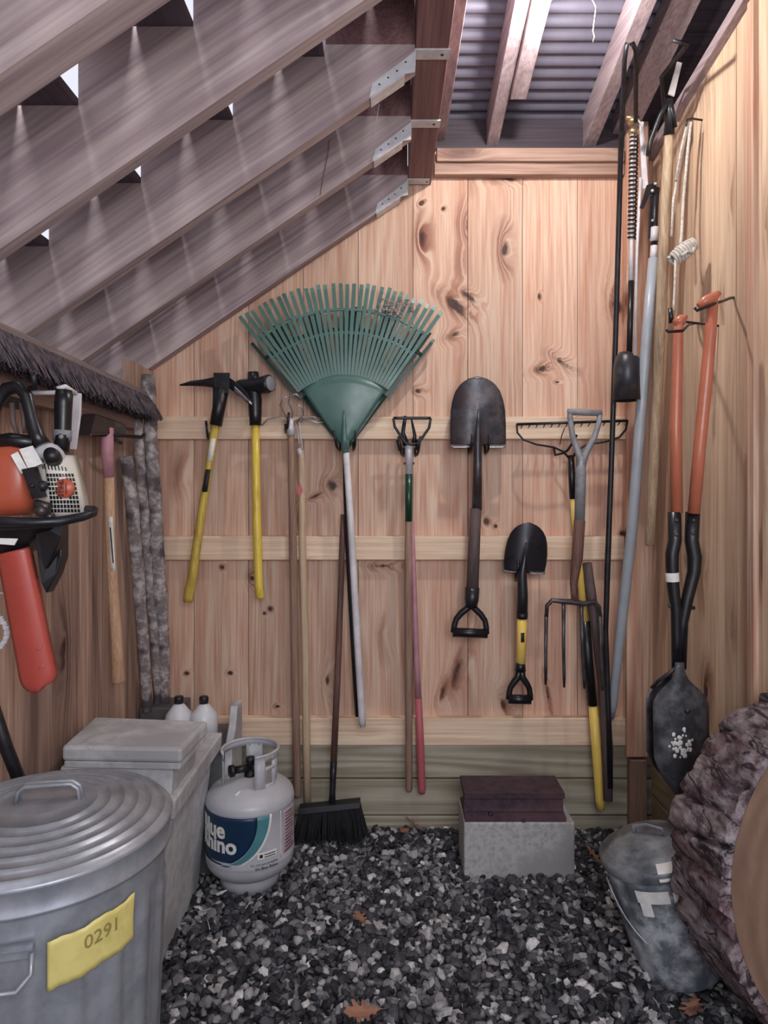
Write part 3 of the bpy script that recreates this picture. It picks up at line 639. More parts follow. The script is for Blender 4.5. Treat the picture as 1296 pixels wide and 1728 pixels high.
# sledge hammer
Y = 2.68
sl = Thing('sledgehammer', 'sledgehammer with dark octagonal head and yellow handle beside the pick mattock', 'hammer')
mb = MB(); a, b = P(402, 656, 2.715), P(457, 647, 2.64); d = (b-a)
mb.tube([a, a+d*.08, a+d*.3, a+d*.7, a+d*.92, b], [.030,.036,.033,.033,.037,.033], 8); hd = sl.part('head', mb, M['blackmetal'])
mb = MB(); mb.lathe([(.0001, 0), (.026, 0), (.030, -.002)], b+d.normalized()*.0015, d, 16); sl.part('striking_face', mb, M['clamp'], parent=hd, label='grey worn striking face')
mb = MB(); T(mb, [(427, 628, Y, 18), (428, 645, Y, 21), (430, 675, Y, 24), (431, 700, Y, 21), (431, 718, Y, 20)], 12); sl.part('collar', mb, M['black'])
mb = MB(); T(mb, [(431, 716, Y, 13), (432, 800, Y, 14), (434, 900, Y, 15), (437, 990, Y, 14), (439, 1007, Y, 15), (439, 1010, Y, 12)], 14); sl.part('handle', mb, M['yellow'])
sl.done()
hook(352, 736, 2.70, 'black nail hook under the pick mattock collar', -.5)

# two long cultivators with wire hooks
Y = 2.70
c1 = Thing('garden_cultivator', 'long wooden-handled cultivator with curled wire tines, left one of the pair', 'cultivator')
mb = MB(); T(mb, [(490, 706, Y, 10), (491, 735, Y, 13)], 10); fr = c1.part('ferrule', mb, M['strap'])
tin = [[(488,712,Y),(480,698,Y-.02),(473,684,Y-.04),(476,674,Y-.05),(484,670,Y-.05)], [(491,712,Y),(494,696,Y-.02),(487,680,Y-.05),(489,668,Y-.06),(499,665,Y-.06),(508,672,Y-.05)],
       [(489,714,Y),(470,704,Y),(452,707,Y),(442,718,Y)], [(492,714,Y),(512,703,Y),(530,703,Y),(545,708,Y+.01)]]
for t_ in tin:
    mb = MB(); mb.tube([P(*q) for q in t_], .0032, 7); c1.part('tine', mb, M['wire'])
mb = MB(); T(mb, [(491, 730, Y, 11), (494, 900, Y, 13), (498, 1150, Y+.01, 13), (502, 1340, Y+.01, 13), (502, 1345, Y+.01, 9)], 12); c1.part('handle', mb, M['handle'])
c1.done()
Y = 2.715
c1 = Thing('garden_cultivator', 'long pale-handled cultivator with a split metal socket, right one of the pair', 'cultivator')
mb = MB(); mb.tube([P(499,712,Y), P(503,735,Y), P(507,760,Y)], .003, 7); mb.tube([P(505,712,Y-.01), P(507,735,Y-.01), P(510,760,Y-.008)], .003, 7); mb.tube([P(505,757,Y), P(511,776,Y)], px(10,Y)/2, 10); c1.part('ferrule', mb, M['strap'])
for t_ in ([(500,714,Y),(506,706,Y-.03),(520,708,Y-.04),(536,714,Y-.04),(546,712,Y-.03)], [(503,712,Y),(512,700,Y-.01),(509,688,Y-.03),(502,682,Y-.04)], [(503,716,Y),(512,708,Y),(528,706,Y-.01),(540,716,Y-.02)]):
    mb = MB(); mb.tube([P(*q) for q in t_], .0028, 7); c1.part('tine', mb, M['wire'])
mb = MB(); T(mb, [(508, 750, Y, 6), (509, 776, Y, 12), (510, 900, Y, 12), (515, 1100, Y+.005, 13), (517, 1250, Y+.005, 13), (519, 1372, Y+.005, 12)], 12); hh = c1.part('handle', mb, M['handle_pale'])
mb = MB(); cc = P(506, 828, Y-.0155); mb.prism([cc+Vector((0,0,.035)), cc+Vector((.012,0,0)), cc+Vector((0,0,-.03)), cc+Vector((-.012,0,0))], (0,.001,0)); c1.part('sticker', mb, M['redpaint'], parent=hh)
c1.done()
hook(484, 722, 2.69, 'nail hook behind the wire tines of the cultivator pair', .4)

# black rod and upright push broom
bm_ = Thing('upright_broom', 'broom with thin brown handle and wide black bristle head standing on the gravel', 'broom')
mb = MB(); T(mb, [(579, 868, 2.745, 9), (575, 1000, 2.735, 10), (569, 1150, 2.715, 11), (563, 1290, 2.685, 11)], 12); bm_.part('handle', mb, M['handle_dark'])
mb = MB(); T(mb, [(563, 1286, 2.685, 12), (562, 1310, 2.68, 11), (561, 1340, 2.67, 10), (560, 1358, 2.67, 13)], 12); bm_.part('ferrule', mb, M['blackmetal'])
mb = MB(); a, b = P(505, 1363, 2.66), P(608, 1352, 2.66)
mb.hexa([a+Vector((0,-.028,-.016)), b+Vector((0,-.028,-.016)), b+Vector((0,.028,-.016)), a+Vector((0,.028,-.016)), a+Vector((0,-.022,.006)), b+Vector((0,-.022,.006)), b+Vector((0,.022,.006)), a+Vector((0,.022,.006))]); bm_.part('brush_block', mb, M['black'], bevel=.002)
mb = MB()
for i in range(70):
    for j in range(6):
        t = (i+.5)/70; c = a.lerp(b, t)+Vector((0, -.024+.0096*j, -.014)); e = c+Vector(((t-.5)*.05+random.gauss(0, .004), (j-2.5)*.007+random.gauss(0, .003), -(c.z-.018)+random.uniform(-.004, .008)))
        mb.tube([c, c.lerp(e, .5), e], [.0019, .0024, .0012], 4, cap=False)
bm_.part('bristles', mb, M['bristle_black'], kind='stuff'); bm_.done()

# stirrup hoe and red pole
Y = 2.69
sh = Thing('stirrup_hoe', 'stirrup hoe with black triangular loop head, green sleeve and wooden handle', 'hoe')
mb = MB(); lp_ = [(664,706),(666,720),(684,748),(694,750),(706,748),(724,722),(727,706)]
mb.tube([P(u, v, Y-.02) for u, v in lp_], px(4.5, Y)/2, 8); mb.sheet(lambda s, t: P(664+63*t, 703+5*s, Y-.02), 2, 8, (0, .003, 0)); hd = sh.part('blade_loop', mb, M['blackmetal'])
mb = MB(); T(mb, [(684, 702, Y, 6), (680, 730, Y, 7), (686, 752, Y, 12)], 8); T(mb, [(694, 705, Y, 3), (700, 735, Y, 6), (698, 752, Y, 10)], 8); T(mb, [(672, 742, Y+.005, 8), (676, 760, Y+.005, 8)], 8); T(mb, [(706, 742, Y+.005, 8), (704, 760, Y+.005, 8)], 8); sh.part('yoke', mb, M['blackmetal'])
mb = MB(); T(mb, [(690, 748, Y, 15), (690, 764, Y, 13), (690, 802, Y, 11)], 12); sh.part('socket', mb, M['strap'])
mb = MB(); mb.ball(P(683, 782, Y-.004), .005, 8); mb.ball(P(698, 782, Y-.004), .005, 8); sh.part('bolt', mb, M['steel'])
mb = MB(); T(mb, [(690, 800, Y, 12.5), (689.5, 880, Y, 12.5)], 12); sh.part('sleeve', mb, M['greensleeve'])
mb = MB(); T(mb, [(689.5, 880, Y, 12), (689, 1000, Y, 12), (690, 1200, Y+.01, 12.5), (690, 1332, Y+.01, 12), (690, 1336, Y+.01, 8)], 12); sh.part('handle', mb, M['handle'])
sh.done()
rp_ = Thing('painted_pole', 'thin pole with faded pink and red lower end hanging behind the stirrup hoe', 'pole')
mb = MB(); T(mb, [(695, 880, 2.725, 8), (698, 960, 2.725, 8), (703, 1120, 2.725, 10), (706, 1180, 2.725, 11)], 12); rp_.part('shaft', mb, M['pinkpaint'])
mb = MB(); T(mb, [(706, 1178, 2.725, 12), (709, 1250, 2.725, 13), (712, 1332, 2.725, 13), (712, 1339, 2.725, 10)], 12); rp_.part('grip', mb, M['redpaint']); rp_.done()
hook(678, 762, 2.68, 'black hook under the left side of the stirrup hoe head', -.6)
hook(704, 762, 2.68, 'black hook under the right side of the stirrup hoe head', .6)

# shovels
def wedge(prof, t):
    for i in range(len(prof)-1):
        if t <= prof[i+1][0]:
            q = (t-prof[i][0])/(prof[i+1][0]-prof[i][0]); return prof[i][1]+(prof[i+1][1]-prof[i][1])*q
    return prof[-1][1]
def blade(tip, base, prof, Y, dish, lean=0, off=.003):
    (u0, v0), (u1, v1) = tip, base; L = math.hypot(u1-u0, v1-v0); d = ((u1-u0)/L, (v1-v0)/L); nrm = (d[1], -d[0])
    def fn(s, t):
        w_ = wedge(prof, t); q = (2*s-1)
        ridge = -.010*max(0, 1-abs(q)*5)*max(0, (t-.30)/.7)
        return P(u0+d[0]*L*t+nrm[0]*q*w_, v0+d[1]*L*t+nrm[1]*q*w_, Y+dish*(q*q)*(w_/40)**2+ridge+lean*(t-.5))
    mb = MB(); mb.sheet(fn, 24, 28, (0, off, 0)); return mb, fn
def dgrip(th, us, ue, Y, w, h, mat, barmat, armw, a0=8):  # us: start (u,v) centre of socket, ue: centre of the bar
    (u0, v0), (u1, v1) = us, ue; L = math.hypot(u1-u0, v1-v0); d = ((u1-u0)/L, (v1-v0)/L); n_ = (d[1], -d[0])
    mb = MB(); pt = lambda a, b, yy=0: P(u0+d[0]*a+n_[0]*b, v0+d[1]*a+n_[1]*b, Y+yy)
    for s_ in (-1, 1):
        mb.tube([pt(-L*.1, s_*a0*.2), pt(L*.22, s_*a0*.45), pt(L*.42, s_*w*.30), pt(L*.60, s_*w*.44), pt(L*.80, s_*w*.49), pt(L*1.0, s_*w*.5)], [px(armw, Y)*.5, px(armw, Y)*.55, px(armw, Y)*.5, px(armw, Y)*.45, px(armw, Y)*.45, px(armw, Y)*.5], 10)
    a = th.part('grip_yoke', mb, mat)
    mb = MB(); mb.tube([pt(L, -w*.53), pt(L, w*.53)], px(h, Y)/2, 12); th.part('grip_bar', mb, barmat)
Y = 2.67
s1 = Thing('round_point_shovel', 'large old round point shovel hung blade up with rusty steel blade and black D-grip', 'shovel')
prof = [(0, 2), (.015, 10), (.05, 20), (.12, 30), (.22, 38), (.35, 43), (.5, 46), (.7, 47), (.9, 47), (1, 46.5)]
mb, fn = blade((806, 635), (807, 752), prof, Y, .022); bl = s1.part('blade', mb, M['steel'])
mb = MB()
for (ua, ub, va, vb) in ((761, 793, 753, 756), (822, 853, 753, 757)):
    mb.sheet(lambda s, t: P(ua+(ub-ua)*t, va-3+5*s, Y+.008-.018*s), 3, 6, (0, .002, -.001))
s1.part('foot_step', mb, M['steel_edge'], parent=bl, label='bright rolled foot step')
mb = MB(); T(mb, [(808, 690, Y-.006, 4), (807, 720, Y-.006, 8), (806, 750, Y-.006, 13), (806, 780, Y-.004, 15), (805, 860, Y, 17)], 12); s1.part('socket', mb, M['steel'])
mb = MB(); T(mb, [(803, 858, Y, 19), (800, 920, Y, 20), (797, 1000, Y, 21)], 14); s1.part('shaft', mb, M['handle_grey'])
mb = MB(); T(mb, [(797, 992, Y, 25), (796, 1012, Y, 24), (795, 1025, Y, 20)], 12); s1.part('collar', mb, M['newsteel'])
dgrip(s1, (795.5, 1012), (793, 1068), Y, 55, 16, M['black'], M['black'], 11); s1.done()
hook(794, 758, 2.66, 'black wall hook under the left shoulder of the large shovel blade', .4)
hook(822, 758, 2.66, 'black wall hook under the right shoulder of the large shovel blade', .6)
Y = 2.68
s2 = Thing('short_shovel', 'small clean black round point shovel with short yellow handle and black D-grip', 'shovel')
prof = [(0, 2), (.02, 9), (.06, 16), (.14, 24), (.25, 30), (.4, 34), (.6, 36), (.8, 36), (1, 34)]
mb, fn = blade((894, 882), (884, 966), prof, Y, .045, lean=.0, off=.0025); bl = s2.part('blade', mb, M['newsteel'])
mb = MB(); mb.sheet(lambda s, t: P(893+27*t, 964+4*s+1*t, Y+.002-.015*s), 3, 6, (0, .002, -.001)); mb.sheet(lambda s, t: P(850+24*t, 961+3*s+2*t, Y+.03-.02*t-.01*s), 3, 6, (0, .002, -.001)); s2.part('foot_step', mb, M['steel_edge'], parent=bl, label='bright folded foot step')
mb = MB(); T(mb, [(888, 915, Y-.004, 2), (885, 945, Y-.006, 8), (881, 970, Y-.006, 16), (882, 1005, Y, 18), (881, 1038, Y, 19)], 12); s2.part('socket', mb, M['newsteel'])
mb = MB(); T(mb, [(881, 1034, Y, 20), (881, 1044, Y, 19)], 12); s2.part('collar', mb, M['black'])
mb = MB(); T(mb, [(881, 1043, Y, 17), (880, 1080, Y, 16), (878.5, 1122, Y, 15)], 14); hh = s2.part('handle', mb, M['yellow2'])
mb = MB(); mb.sheet(lambda s, t: P(879+6*s, 1068+16*t, Y-px(8.6, Y)+.0015*s), 2, 2, (0, .0006, 0)); s2.part('sticker', mb, M['ink'], parent=hh)
mb = MB(); T(mb, [(878.5, 1118, Y, 15), (878, 1132, Y, 19)], 12); s2.part('grip_collar', mb, M['black'])
dgrip(s2, (878, 1132), (876.5, 1180), Y, 36, 16, M['black'], M['black'], 11); s2.done()
hook(872, 972, 2.68, 'black wall hook under the small shovel blade', .3)

# bow rake
Y = 2.69
br = Thing('bow_rake', 'steel bow rake hung teeth to the wall with long black and yellow handle', 'rake')
mb = MB(); a, b = P(872, 716, Y), P(1059, 710, Y); mb.tube([a, a.lerp(b, .5), b], .0055, 8); hb = br.part('tooth_bar', mb, M['blackmetal'])
for i in range(15):
    q = a.lerp(b, (i+.3)/14.6); mb = MB(); mb.tube([q, q+Vector((.010,.012,.002)), q+Vector((.018,.030,-.003)), q+Vector((.018,.052,-.012))], [.0042,.004,.0036,.0018], 6); br.part('tooth', mb, M['blackmetal'])
mb = MB()
mb.tube([P(872,716,Y), P(873,730,Y-.01), P(883,742,Y-.02), P(905,750,Y-.02), P(935,755,Y-.01), P(950,762,Y), P(962,775,Y)], .0042, 8)
mb.tube([P(1059,710,Y), P(1056,725,Y-.01), P(1045,738,Y-.02), P(1020,746,Y-.02), P(990,750,Y-.01), P(972,762,Y), P(966,775,Y)], .0042, 8); br.part('bow', mb, M['blackmetal'])
mb = MB(); T(mb, [(964, 768, Y, 10), (965, 805, Y, 12), (967, 842, Y, 12)], 12); br.part('socket', mb, M['black'])
mb = MB(); T(mb, [(967, 838, Y, 11), (975, 930, Y+.01, 12), (987, 1052, Y+.02, 12)], 12); br.part('handle', mb, M['yellow2'])
mb = MB(); T(mb, [(987, 1048, Y+.02, 17), (993, 1120, Y+.02, 17), (1000, 1190, Y+.02, 17)], 12); br.part('grip', mb, M['black'])
mb = MB(); T(mb, [(1000, 1188, Y+.02, 15), (1006, 1260, Y+.01, 16), (1013, 1350, Y, 17), (1014, 1366, Y, 13)], 12); br.part('handle_end', mb, M['yellow2'], label='yellow lower handle')
br.done()
hook(950, 760, 2.68, 'long black double hook under the neck of the bow rake', 2.6)
mb = MB(); mb.tube([P(945,750,2.755), P(948,735,2.74), P(953,722,2.72)], .002, 6); solo('nail', mb, M['steel'], 'bent nail in the top rail left of the grey fork grip', 'nail')

# digging fork
Y = 2.635
fk = Thing('digging_fork', 'four-tined digging fork hung upside down with weathered grey D-grip', 'fork')
mb = MB()
mb.tube([P(980,790,Y), P(979,772,Y), P(966,735,Y), P(962,705,Y), P(961,696,Y)], [px(15,Y)/2, px(12,Y)/2, px(10,Y)/2, px(9,Y)/2, px(9,Y)/2], 10)
mb.tube([P(980,790,Y), P(988,765,Y), P(1003,738,Y), P(1011,712,Y), P(1012,698,Y)], [px(15,Y)/2, px(12,Y)/2, px(10,Y)/2, px(9,Y)/2, px(9,Y)/2], 10)
fk.part('grip_yoke', mb, M['greytool'])
mb = MB(); mb.tube([P(958,695,Y), P(1015,697,Y)], px(11, Y)/2, 12); fk.part('grip_bar', mb, M['greytool'])
mb = MB(); T(mb, [(981, 770, Y, 12), (980, 800, Y, 18), (978, 880, Y, 17)], 14); fk.part('upper_shaft', mb, M['greytool'])
mb = MB(); T(mb, [(978, 878, Y, 19), (974, 940, Y, 19), (968, 985, Y, 13), (968, 1000, Y-.01, 10), (970, 1014, Y-.01, 11)], 14); fk.part('shaft', mb, M['handle_dark'])
mb = MB(); T(mb, [(922,1040,Y-.01,6), (923,1022,Y-.01,7), (932,1013,Y-.01,8), (951,1015,Y-.01,9), (970,1016,Y-.01,11), (985,1019,Y-.01,9), (1003,1015,Y-.01,8), (1011,1024,Y-.01,7), (1013,1040,Y-.01,6)], 10); fk.part('crossbar', mb, M['steel'])
for (ua, ub, va, vb) in ((922, 921, 1036, 1155), (951, 952, 1016, 1160), (981, 986, 1018, 1162), (1013, 1017, 1036, 1165)):
    mb = MB(); T(mb, [(ua, va, Y-.01, 7), ((ua+ub)/2-.5, (va+vb)/2, Y-.02, 6), (ub, vb-15, Y-.01, 5.5), (ub, vb, Y-.005, 3.5)], 8, flat=.7); fk.part('tine', mb, M['steel'])
fk.done()

# poles in the right corner
mb = MB(); T(mb, [(990, 950, 2.70, 18), (997, 1000, 2.70, 17), (1006, 1065, 2.69, 16), (1018, 1150, 2.68, 18), (1025, 1262, 2.67, 19), (1026, 1352, 2.62, 15)], 12, rnd=.05)
solo('wooden_post_stick', mb, M['handle_grey'], 'weathered grey-brown curved wooden shaft standing behind the fork and yellow rake handle', 'stick')
mb = MB(); T(mb, [(1073, 205, 2.50, 7), (1073, 85, 2.2, 8), (1068, 74, 2.17, 8), (1058, 74, 2.17, 8), (1054, 100, 2.22, 8), (1048, 240, 2.50, 9), (1043, 420, 2.60, 9), (1039, 560, 2.62, 9), (1031, 800, 2.63, 9), (1025, 960, 2.64, 10), (1022, 1064, 2.65, 9), (1027, 1213, 2.65, 9), (1030, 1330, 2.61, 9)], 10)
solo('black_conduit', mb, M['blackmetal'], 'thin black bent conduit running from the rafters down the right corner', 'conduit')
# spring tool with cup
Y = 2.56
sg = Thing('spring_auger', 'black coil spring tool on a thin rod ending in a dark open steel cup', 'hand tool')
mb = MB(); pts = []; nturn = 24
for i in range(nturn*10+1):
    a = 2*PI*i/10; t = i/(nturn*10); c = P(1070-4*t, 228+176*t, Y); pts.append(c+Vector((math.cos(a)*.014, math.sin(a)*.014, 0)))
mb.tube(pts, .0036, 6); sg.part('spring', mb, M['blackmetal'])
mb = MB(); mb.ball(P(1068, 205, Y), .022, 12, (1, 1, .7)); mb.ball(P(1068, 222, Y), .019, 12, (1,1,.8)); mb.tube([P(1056,198,Y-.01), P(1078,200,Y-.01)], .008, 8); sg.part('valve_fitting', mb, M['brass'])
mb = MB(); mb.tube([P(1075,200,Y-.02), P(1084,212,Y-.02), P(1087,262,Y-.02)], .003, 6); sg.part('lever', mb, M['strap'])
mb = MB(); T(mb, [(1067, 225, Y, 7), (1066, 400, Y, 7), (1065, 475, Y, 9)], 10); rd = sg.part('rod', mb, M['white'])
mb = MB(); T(mb, [(1065, 474, Y, 9.5), (1062, 600, Y, 9.5)], 10); sg.part('rod_grip', mb, M['black'])
mb = MB(); T(mb, [(1062, 595, Y, 12), (1060, 599, Y, 30), (1059, 604, Y, 40), (1058, 620, Y, 44), (1058, 676, Y, 47)], 28, cap=False); b0 = len(mb.v); T(mb, [(1058, 676, Y, 45), (1058, 625, Y, 41), (1059, 608, Y, 34)], 28, cap=False)
mb.lathe([(px(47,Y)/2, 0), (px(45,Y)/2, 0)], P(1058, 676, Y), (0,0,1), 28); sg.part('cup', mb, M['steel'])
sg.done()
# grey pole pruner
pp = Thing('pole_pruner', 'long grey metal pole pruner leaning in the corner with black cutting head', 'pruner')
mb = MB(); T(mb, [(1103, 436, 2.50, 17), (1092, 560, 2.52, 18), (1080, 720, 2.55, 18), (1066, 900, 2.60, 18), (1048, 1060, 2.65, 17), (1034, 1190, 2.68, 14), (1031, 1212, 2.69, 10)], 14); pp.part('pole', mb, M['greypipe'])
mb = MB(); T(mb, [(1103, 436, 2.50, 13), (1104, 415, 2.50, 12)], 10); T(mb, [(1104, 408, 2.50, 14), (1105, 384, 2.50, 14)], 10); pp.part('coupling', mb, M['white'])
mb = MB(); T(mb, [(1104, 414, 2.50, 10), (1105, 370, 2.50, 10), (1107, 318, 2.50, 12)], 8); mb.prism([P(1108,308,2.49), P(1092,312,2.49), P(1080,350,2.49), P(1086,352,2.49), P(1097,328,2.49), P(1107,326,2.49)], (0,.006,0)); mb.prism([P(1098,330,2.50), P(1108,330,2.50), P(1104,400,2.50), P(1095,400,2.50)], (0,.01,0)); hd = pp.part('cutting_head', mb, M['blackmetal'])
mb = MB(); mb.ball(P(1106, 310, 2.485), .006, 8); mb.ball(P(1101, 322, 2.485), .006, 8); mb.ball(P(1101, 372, 2.485), .005, 8); pp.part('bolt', mb, M['strap'], parent=hd)
mb = MB(); mb.tube([P(1081, 300, 2.52), P(1075, 420, 2.52), P(1071, 600, 2.52)], .0055, 8); mb.prism([P(1079,205,2.56), P(1086,205,2.56), P(1090,262,2.52), P(1094,318,2.52), P(1084,318,2.52)], (0,.004,0)); pp.part('pull_rod', mb, M['white'], label='thin white pull rod')
pp.done()
# wooden pole with saw head
ws = Thing('pruning_saw_pole', 'speckled tan wooden pole with dark socket and a bright blade reaching the rafters', 'pole saw')
mb = MB(); T(mb, [(1129, 225, 2.40, 15), (1126, 300, 2.42, 18), (1119, 450, 2.45, 18), (1110, 650, 2.50, 17), (1100, 850, 2.55, 16), (1096, 918, 2.57, 15), (1096, 921, 2.57, 11)], 14); ws.part('handle', mb, wood('speckled_pole', 'c9b498', '94785f', gs=2, stain=1.0, staincol='4a3830', fig=.4, seed=21))
mb = MB(); T(mb, [(1129, 228, 2.40, 18), (1131, 190, 2.38, 15), (1129, 166, 2.36, 10)], 10); mb.tube([P(1129,170,2.36), P(1114,195,2.38), P(1098,238,2.40), P(1094,262,2.40)], .009, 8); mb.tube([P(1130,166,2.36), P(1140,215,2.38)], .007, 8); ws.part('socket', mb, M['blackmetal'])
mb = MB(); mb.prism([P(1143,104,2.26), P(1151,106,2.26), P(1138,162,2.34), P(1128,158,2.34)], (0,.006,0)); ws.part('blade', mb, M['white'], label='bright metal blade')
ws.done()
mb = MB(); mb.tube([(XR-.03, 2.60, 2.79), P(1120, 175, 2.45), P(1116, 130, 2.35), P(1160, 75, 2.1), P(1135, 68, 2.1)], .007, 8)
solo('rafter_hook', mb, M['blackmetal'], 'black curved storage hook up in the shadow beside the right roof beam', 'hook')
# rope
rpz = Thing('hanging_rope', 'pale cotton rope looped on the right wall and tied in a coiled knot', 'rope')
mb = MB()
mb.tube([P(1166,206,2.32), P(1160,260,2.33), P(1153,340,2.33), P(1150,400,2.32), P(1148,412,2.30)], .0052, 8)
mb.tube([P(1163,206,2.34), P(1154,240,2.35), P(1143,300,2.35), P(1136,340,2.35), P(1133,400,2.33)], .0045, 8)
mb.tube([P(1158,214,2.33), P(1150,250,2.34), P(1140,305,2.34)], .004, 8)
mb.tube([P(1140,432,2.27), P(1139,470,2.27), P(1137,516,2.27), P(1136,524,2.27)], .004, 8); st_ = rpz.part('strand', mb, M['rope'])
mb = MB(); c0, c1_ = P(1134, 440, 2.28), P(1172, 410, 2.28); ax = (c1_-c0); pts = []
for i in range(9*14+1):
    t = i/(9*14); a = 2*PI*i/14; n1 = ax.normalized().cross(Vector((0,1,0))); rr = .022*(.75+.35*math.sin(t*PI)); pts.append(c0+ax*t+n1*math.cos(a)*rr+Vector((0,1,0))*math.sin(a)*rr*.8)
mb.tube(pts, .0052, 7)
mb.tube([P(1150,432,2.25), P(1160,424,2.25), P(1168,426,2.26), P(1172,418,2.26)], .005, 7); rpz.part('knot', mb, M['rope']); rpz.done()
mb = MB(); mb.tube([(XR+.01, 2.36, P(0,198,2.34).z), P(1168,200,2.34), P(1160,202,2.33), P(1158,214,2.33)], .0035, 7); solo('wall_hook', mb, M['blackmetal'], 'dark hook high on the right wall carrying the cotton rope', 'hook')

# post hole digger
ph = Thing('post_hole_digger', 'post hole digger with two orange handles and black scoop blades on the right wall', 'digger')
Y = 2.05
mb = MB(); T(mb, [(1147, 536, Y, 13), (1145, 560, Y, 15), (1143, 620, Y, 17), (1140, 720, Y, 19), (1142, 866, Y, 19)], 16); T(mb, [(1137, 545, Y, 10), (1150, 540, Y, 20), (1160, 533, Y, 3)], 10); ph.part('handle', mb, M['orange'])
Y2 = 1.99
mb = MB(); T(mb, [(1203, 508, Y2, 17), (1199, 560, Y2, 19), (1192, 640, Y2, 20), (1180, 760, Y2+.02, 20), (1171, 866, Y2+.04, 20)], 16); T(mb, [(1178, 516, Y2, 8), (1190, 508, Y2, 18), (1204, 502, Y2, 18), (1214, 494, Y2, 8)], 12); ph.part('handle', mb, M['orange'])
def sock(us, Yk):
    mb = MB(); T(mb, us, 14); return mb
mb = sock([(1138, 864, Y, 22), (1139, 912, Y, 22), (1134, 935, Y, 22), (1134, 955, Y, 21), (1136, 990, Y, 20), (1141, 1030, Y, 18), (1142, 1080, Y, 18), (1143, 1128, Y, 19)], Y); sa = ph.part('socket', mb, M['black'])
mb = MB(); T(mb, [(1134, 966, Y-.002, 22.5), (1135, 981, Y-.002, 22)], 14, cap=False); ph.part('tape_band', mb, M['paper'], parent=sa)
mb = sock([(1169, 864, Y, 24), (1167, 912, Y, 23), (1172, 940, Y, 24), (1171, 965, Y, 22), (1160, 1010, Y, 20), (1152, 1050, Y, 18), (1149, 1128, Y, 18)], Y); sb = ph.part('socket', mb, M['black'])
mb = MB()
for (u, v) in ((1142, 878), (1142, 902), (1171, 878), (1170, 900)): mb.ball(P(u, v, Y-.020), .007, 8, (1,.5,1))
mb.tube([P(1128,1022,Y), P(1172,1026,Y)], .006, 8); ph.part('bolt', mb, M['steel'])
# scoop blades: curved plates tapering to a point
def scoop(uc, Yc, wtop, wid, v0, v1, sgn, lean):
    prof = [(0, .16), (.07, .18), (.14, .34), (.22, .80), (.30, 1.0), (.72, 1.0), (.86, .72), (1, .22)]
    def fn(s, t):
        w_ = wid*wedge(prof, t); q = (2*s-1)
        return P(uc+q*w_+lean*t, v0+(v1-v0)*t, Yc+sgn*.045*(q*q)*(w_/wid)**1.2)
    mb = MB(); mb.sheet(fn, 16, 24, (0, .003, 0)); return mb
dirt = speck('dirt_stained_steel', '3a3b40', '707176', 12, .55, .45, .2, '26272b', 5, bs=.2, soft=.1)
mb = scoop(1145, Y+.03, 18, 50, 1132, 1325, 1, -4); mb.v = [v+Vector((-.012*0, 0, 0)) for v in mb.v]; 
Yb = 2.03
front = scoop(1147, Yb-.03, 18, 47, 1118, 1345, 1, 6); fb = ph.part('blade', front, dirt)
def fn2(s, t):
    q = 2*s-1; prof = [(0, .2), (.08, .25), (.15, .8), (.22, 1), (.75, 1), (.9, .7), (1, .3)]
    return P(1131+q*40*wedge(prof, t), 1136+175*t, Yb+.13-.05*(q*q))
mb = MB(); mb.sheet(fn2, 14, 20, (0, .003, 0)); ph.part('blade', mb, dirt)
mb = MB()
mb.tube([P(1140,1128,Yb), P(1110,1150,Yb+.05), P(1100,1160,Yb+.09)], .006, 8); mb.ball(P(1161, 1200, Yb-.04), .008, 10, (1,.5,1)); ph.part('hinge_strap', mb, M['steel'])
mb = MB()
for i in range(46):
    u, v = 1148+random.gauss(0, 9), 1256+random.gauss(0, 12); q = (u-1150)/47; mb.ball(P(u, v, Yb-.0325+.045*q*q), random.uniform(.003, .007), 6, (1, .15, 1.2))
ph.part('paint_spatter', mb, M['paper'], parent=fb, label='white paint flecks'); 
ph.done()
def whook(pts, label, r=.0045):
    mb = MB(); mb.tube(pts, r, 8); solo('wall_hook', mb, M['black'], label, 'hook')
whook([(XR+.004, 2.145, P(0,502,2.145).z), P(1232,503,2.12), P(1220,508,2.03), P(1206,512,1.975), P(1176,524,1.965), P(1172,519,1.965)], 'black wall hook holding the right orange digger handle')
whook([(XR+.004, 2.40, P(0,545,2.40).z), P(1170,546,2.36), P(1162,548,2.12), P(1152,558,2.035), P(1128,560,2.03), P(1124,556,2.03)], 'black wall hook holding the left orange digger handle')
mb = MB(); T(mb, [(1131, 520, 2.2, 8), (1133, 545, 2.2, 9)], 8); mb.tube([P(1133,540,2.2), (XR+.004, 2.24, P(0,545,2.2).z)], .004, 8); solo('wall_hook', mb, M['black'], 'stubby black hook at the end of the rope cord above the left orange handle', 'hook')

# ------------------------------------------------------------------ concrete block and beam piece
mb = MB(); mb.box((.263, 2.42, -.012), (.657, 2.61, .195)); solo('concrete_block', mb, M['concrete'], 'solid grey concrete block on the gravel against the back wall', 'block', bevel=.006)
ib = Thing('steel_beam_offcut', 'short rusty dark steel beam offcut resting on the concrete block', 'beam')
def iprof(x): return [(x,2.425,.1955),(x,2.425,.210),(x,2.462,.216),(x,2.468,.224),(x,2.472,.262),(x,2.447,.268),(x,2.445,.288),(x,2.60,.288),(x,2.60,.270),(x,2.500,.264),(x,2.495,.226),(x,2.505,.216),(x,2.60,.207),(x,2.60,.1955)]
A, B = iprof(.268), iprof(.628)
mb = MB(); mb.add(A+B, [(0,1,2,13),(13,2,11,12),(2,3,10,11),(3,4,9,10),(4,5,8,9),(5,6,7,8)]+[tuple(14+q for q in f_)[::-1] for f_ in [(0,1,2,13),(13,2,11,12),(2,3,10,11),(3,4,9,10),(4,5,8,9),(5,6,7,8)]]+[(i, (i+1) % 14, 14+(i+1) % 14, 14+i) for i in range(14)])
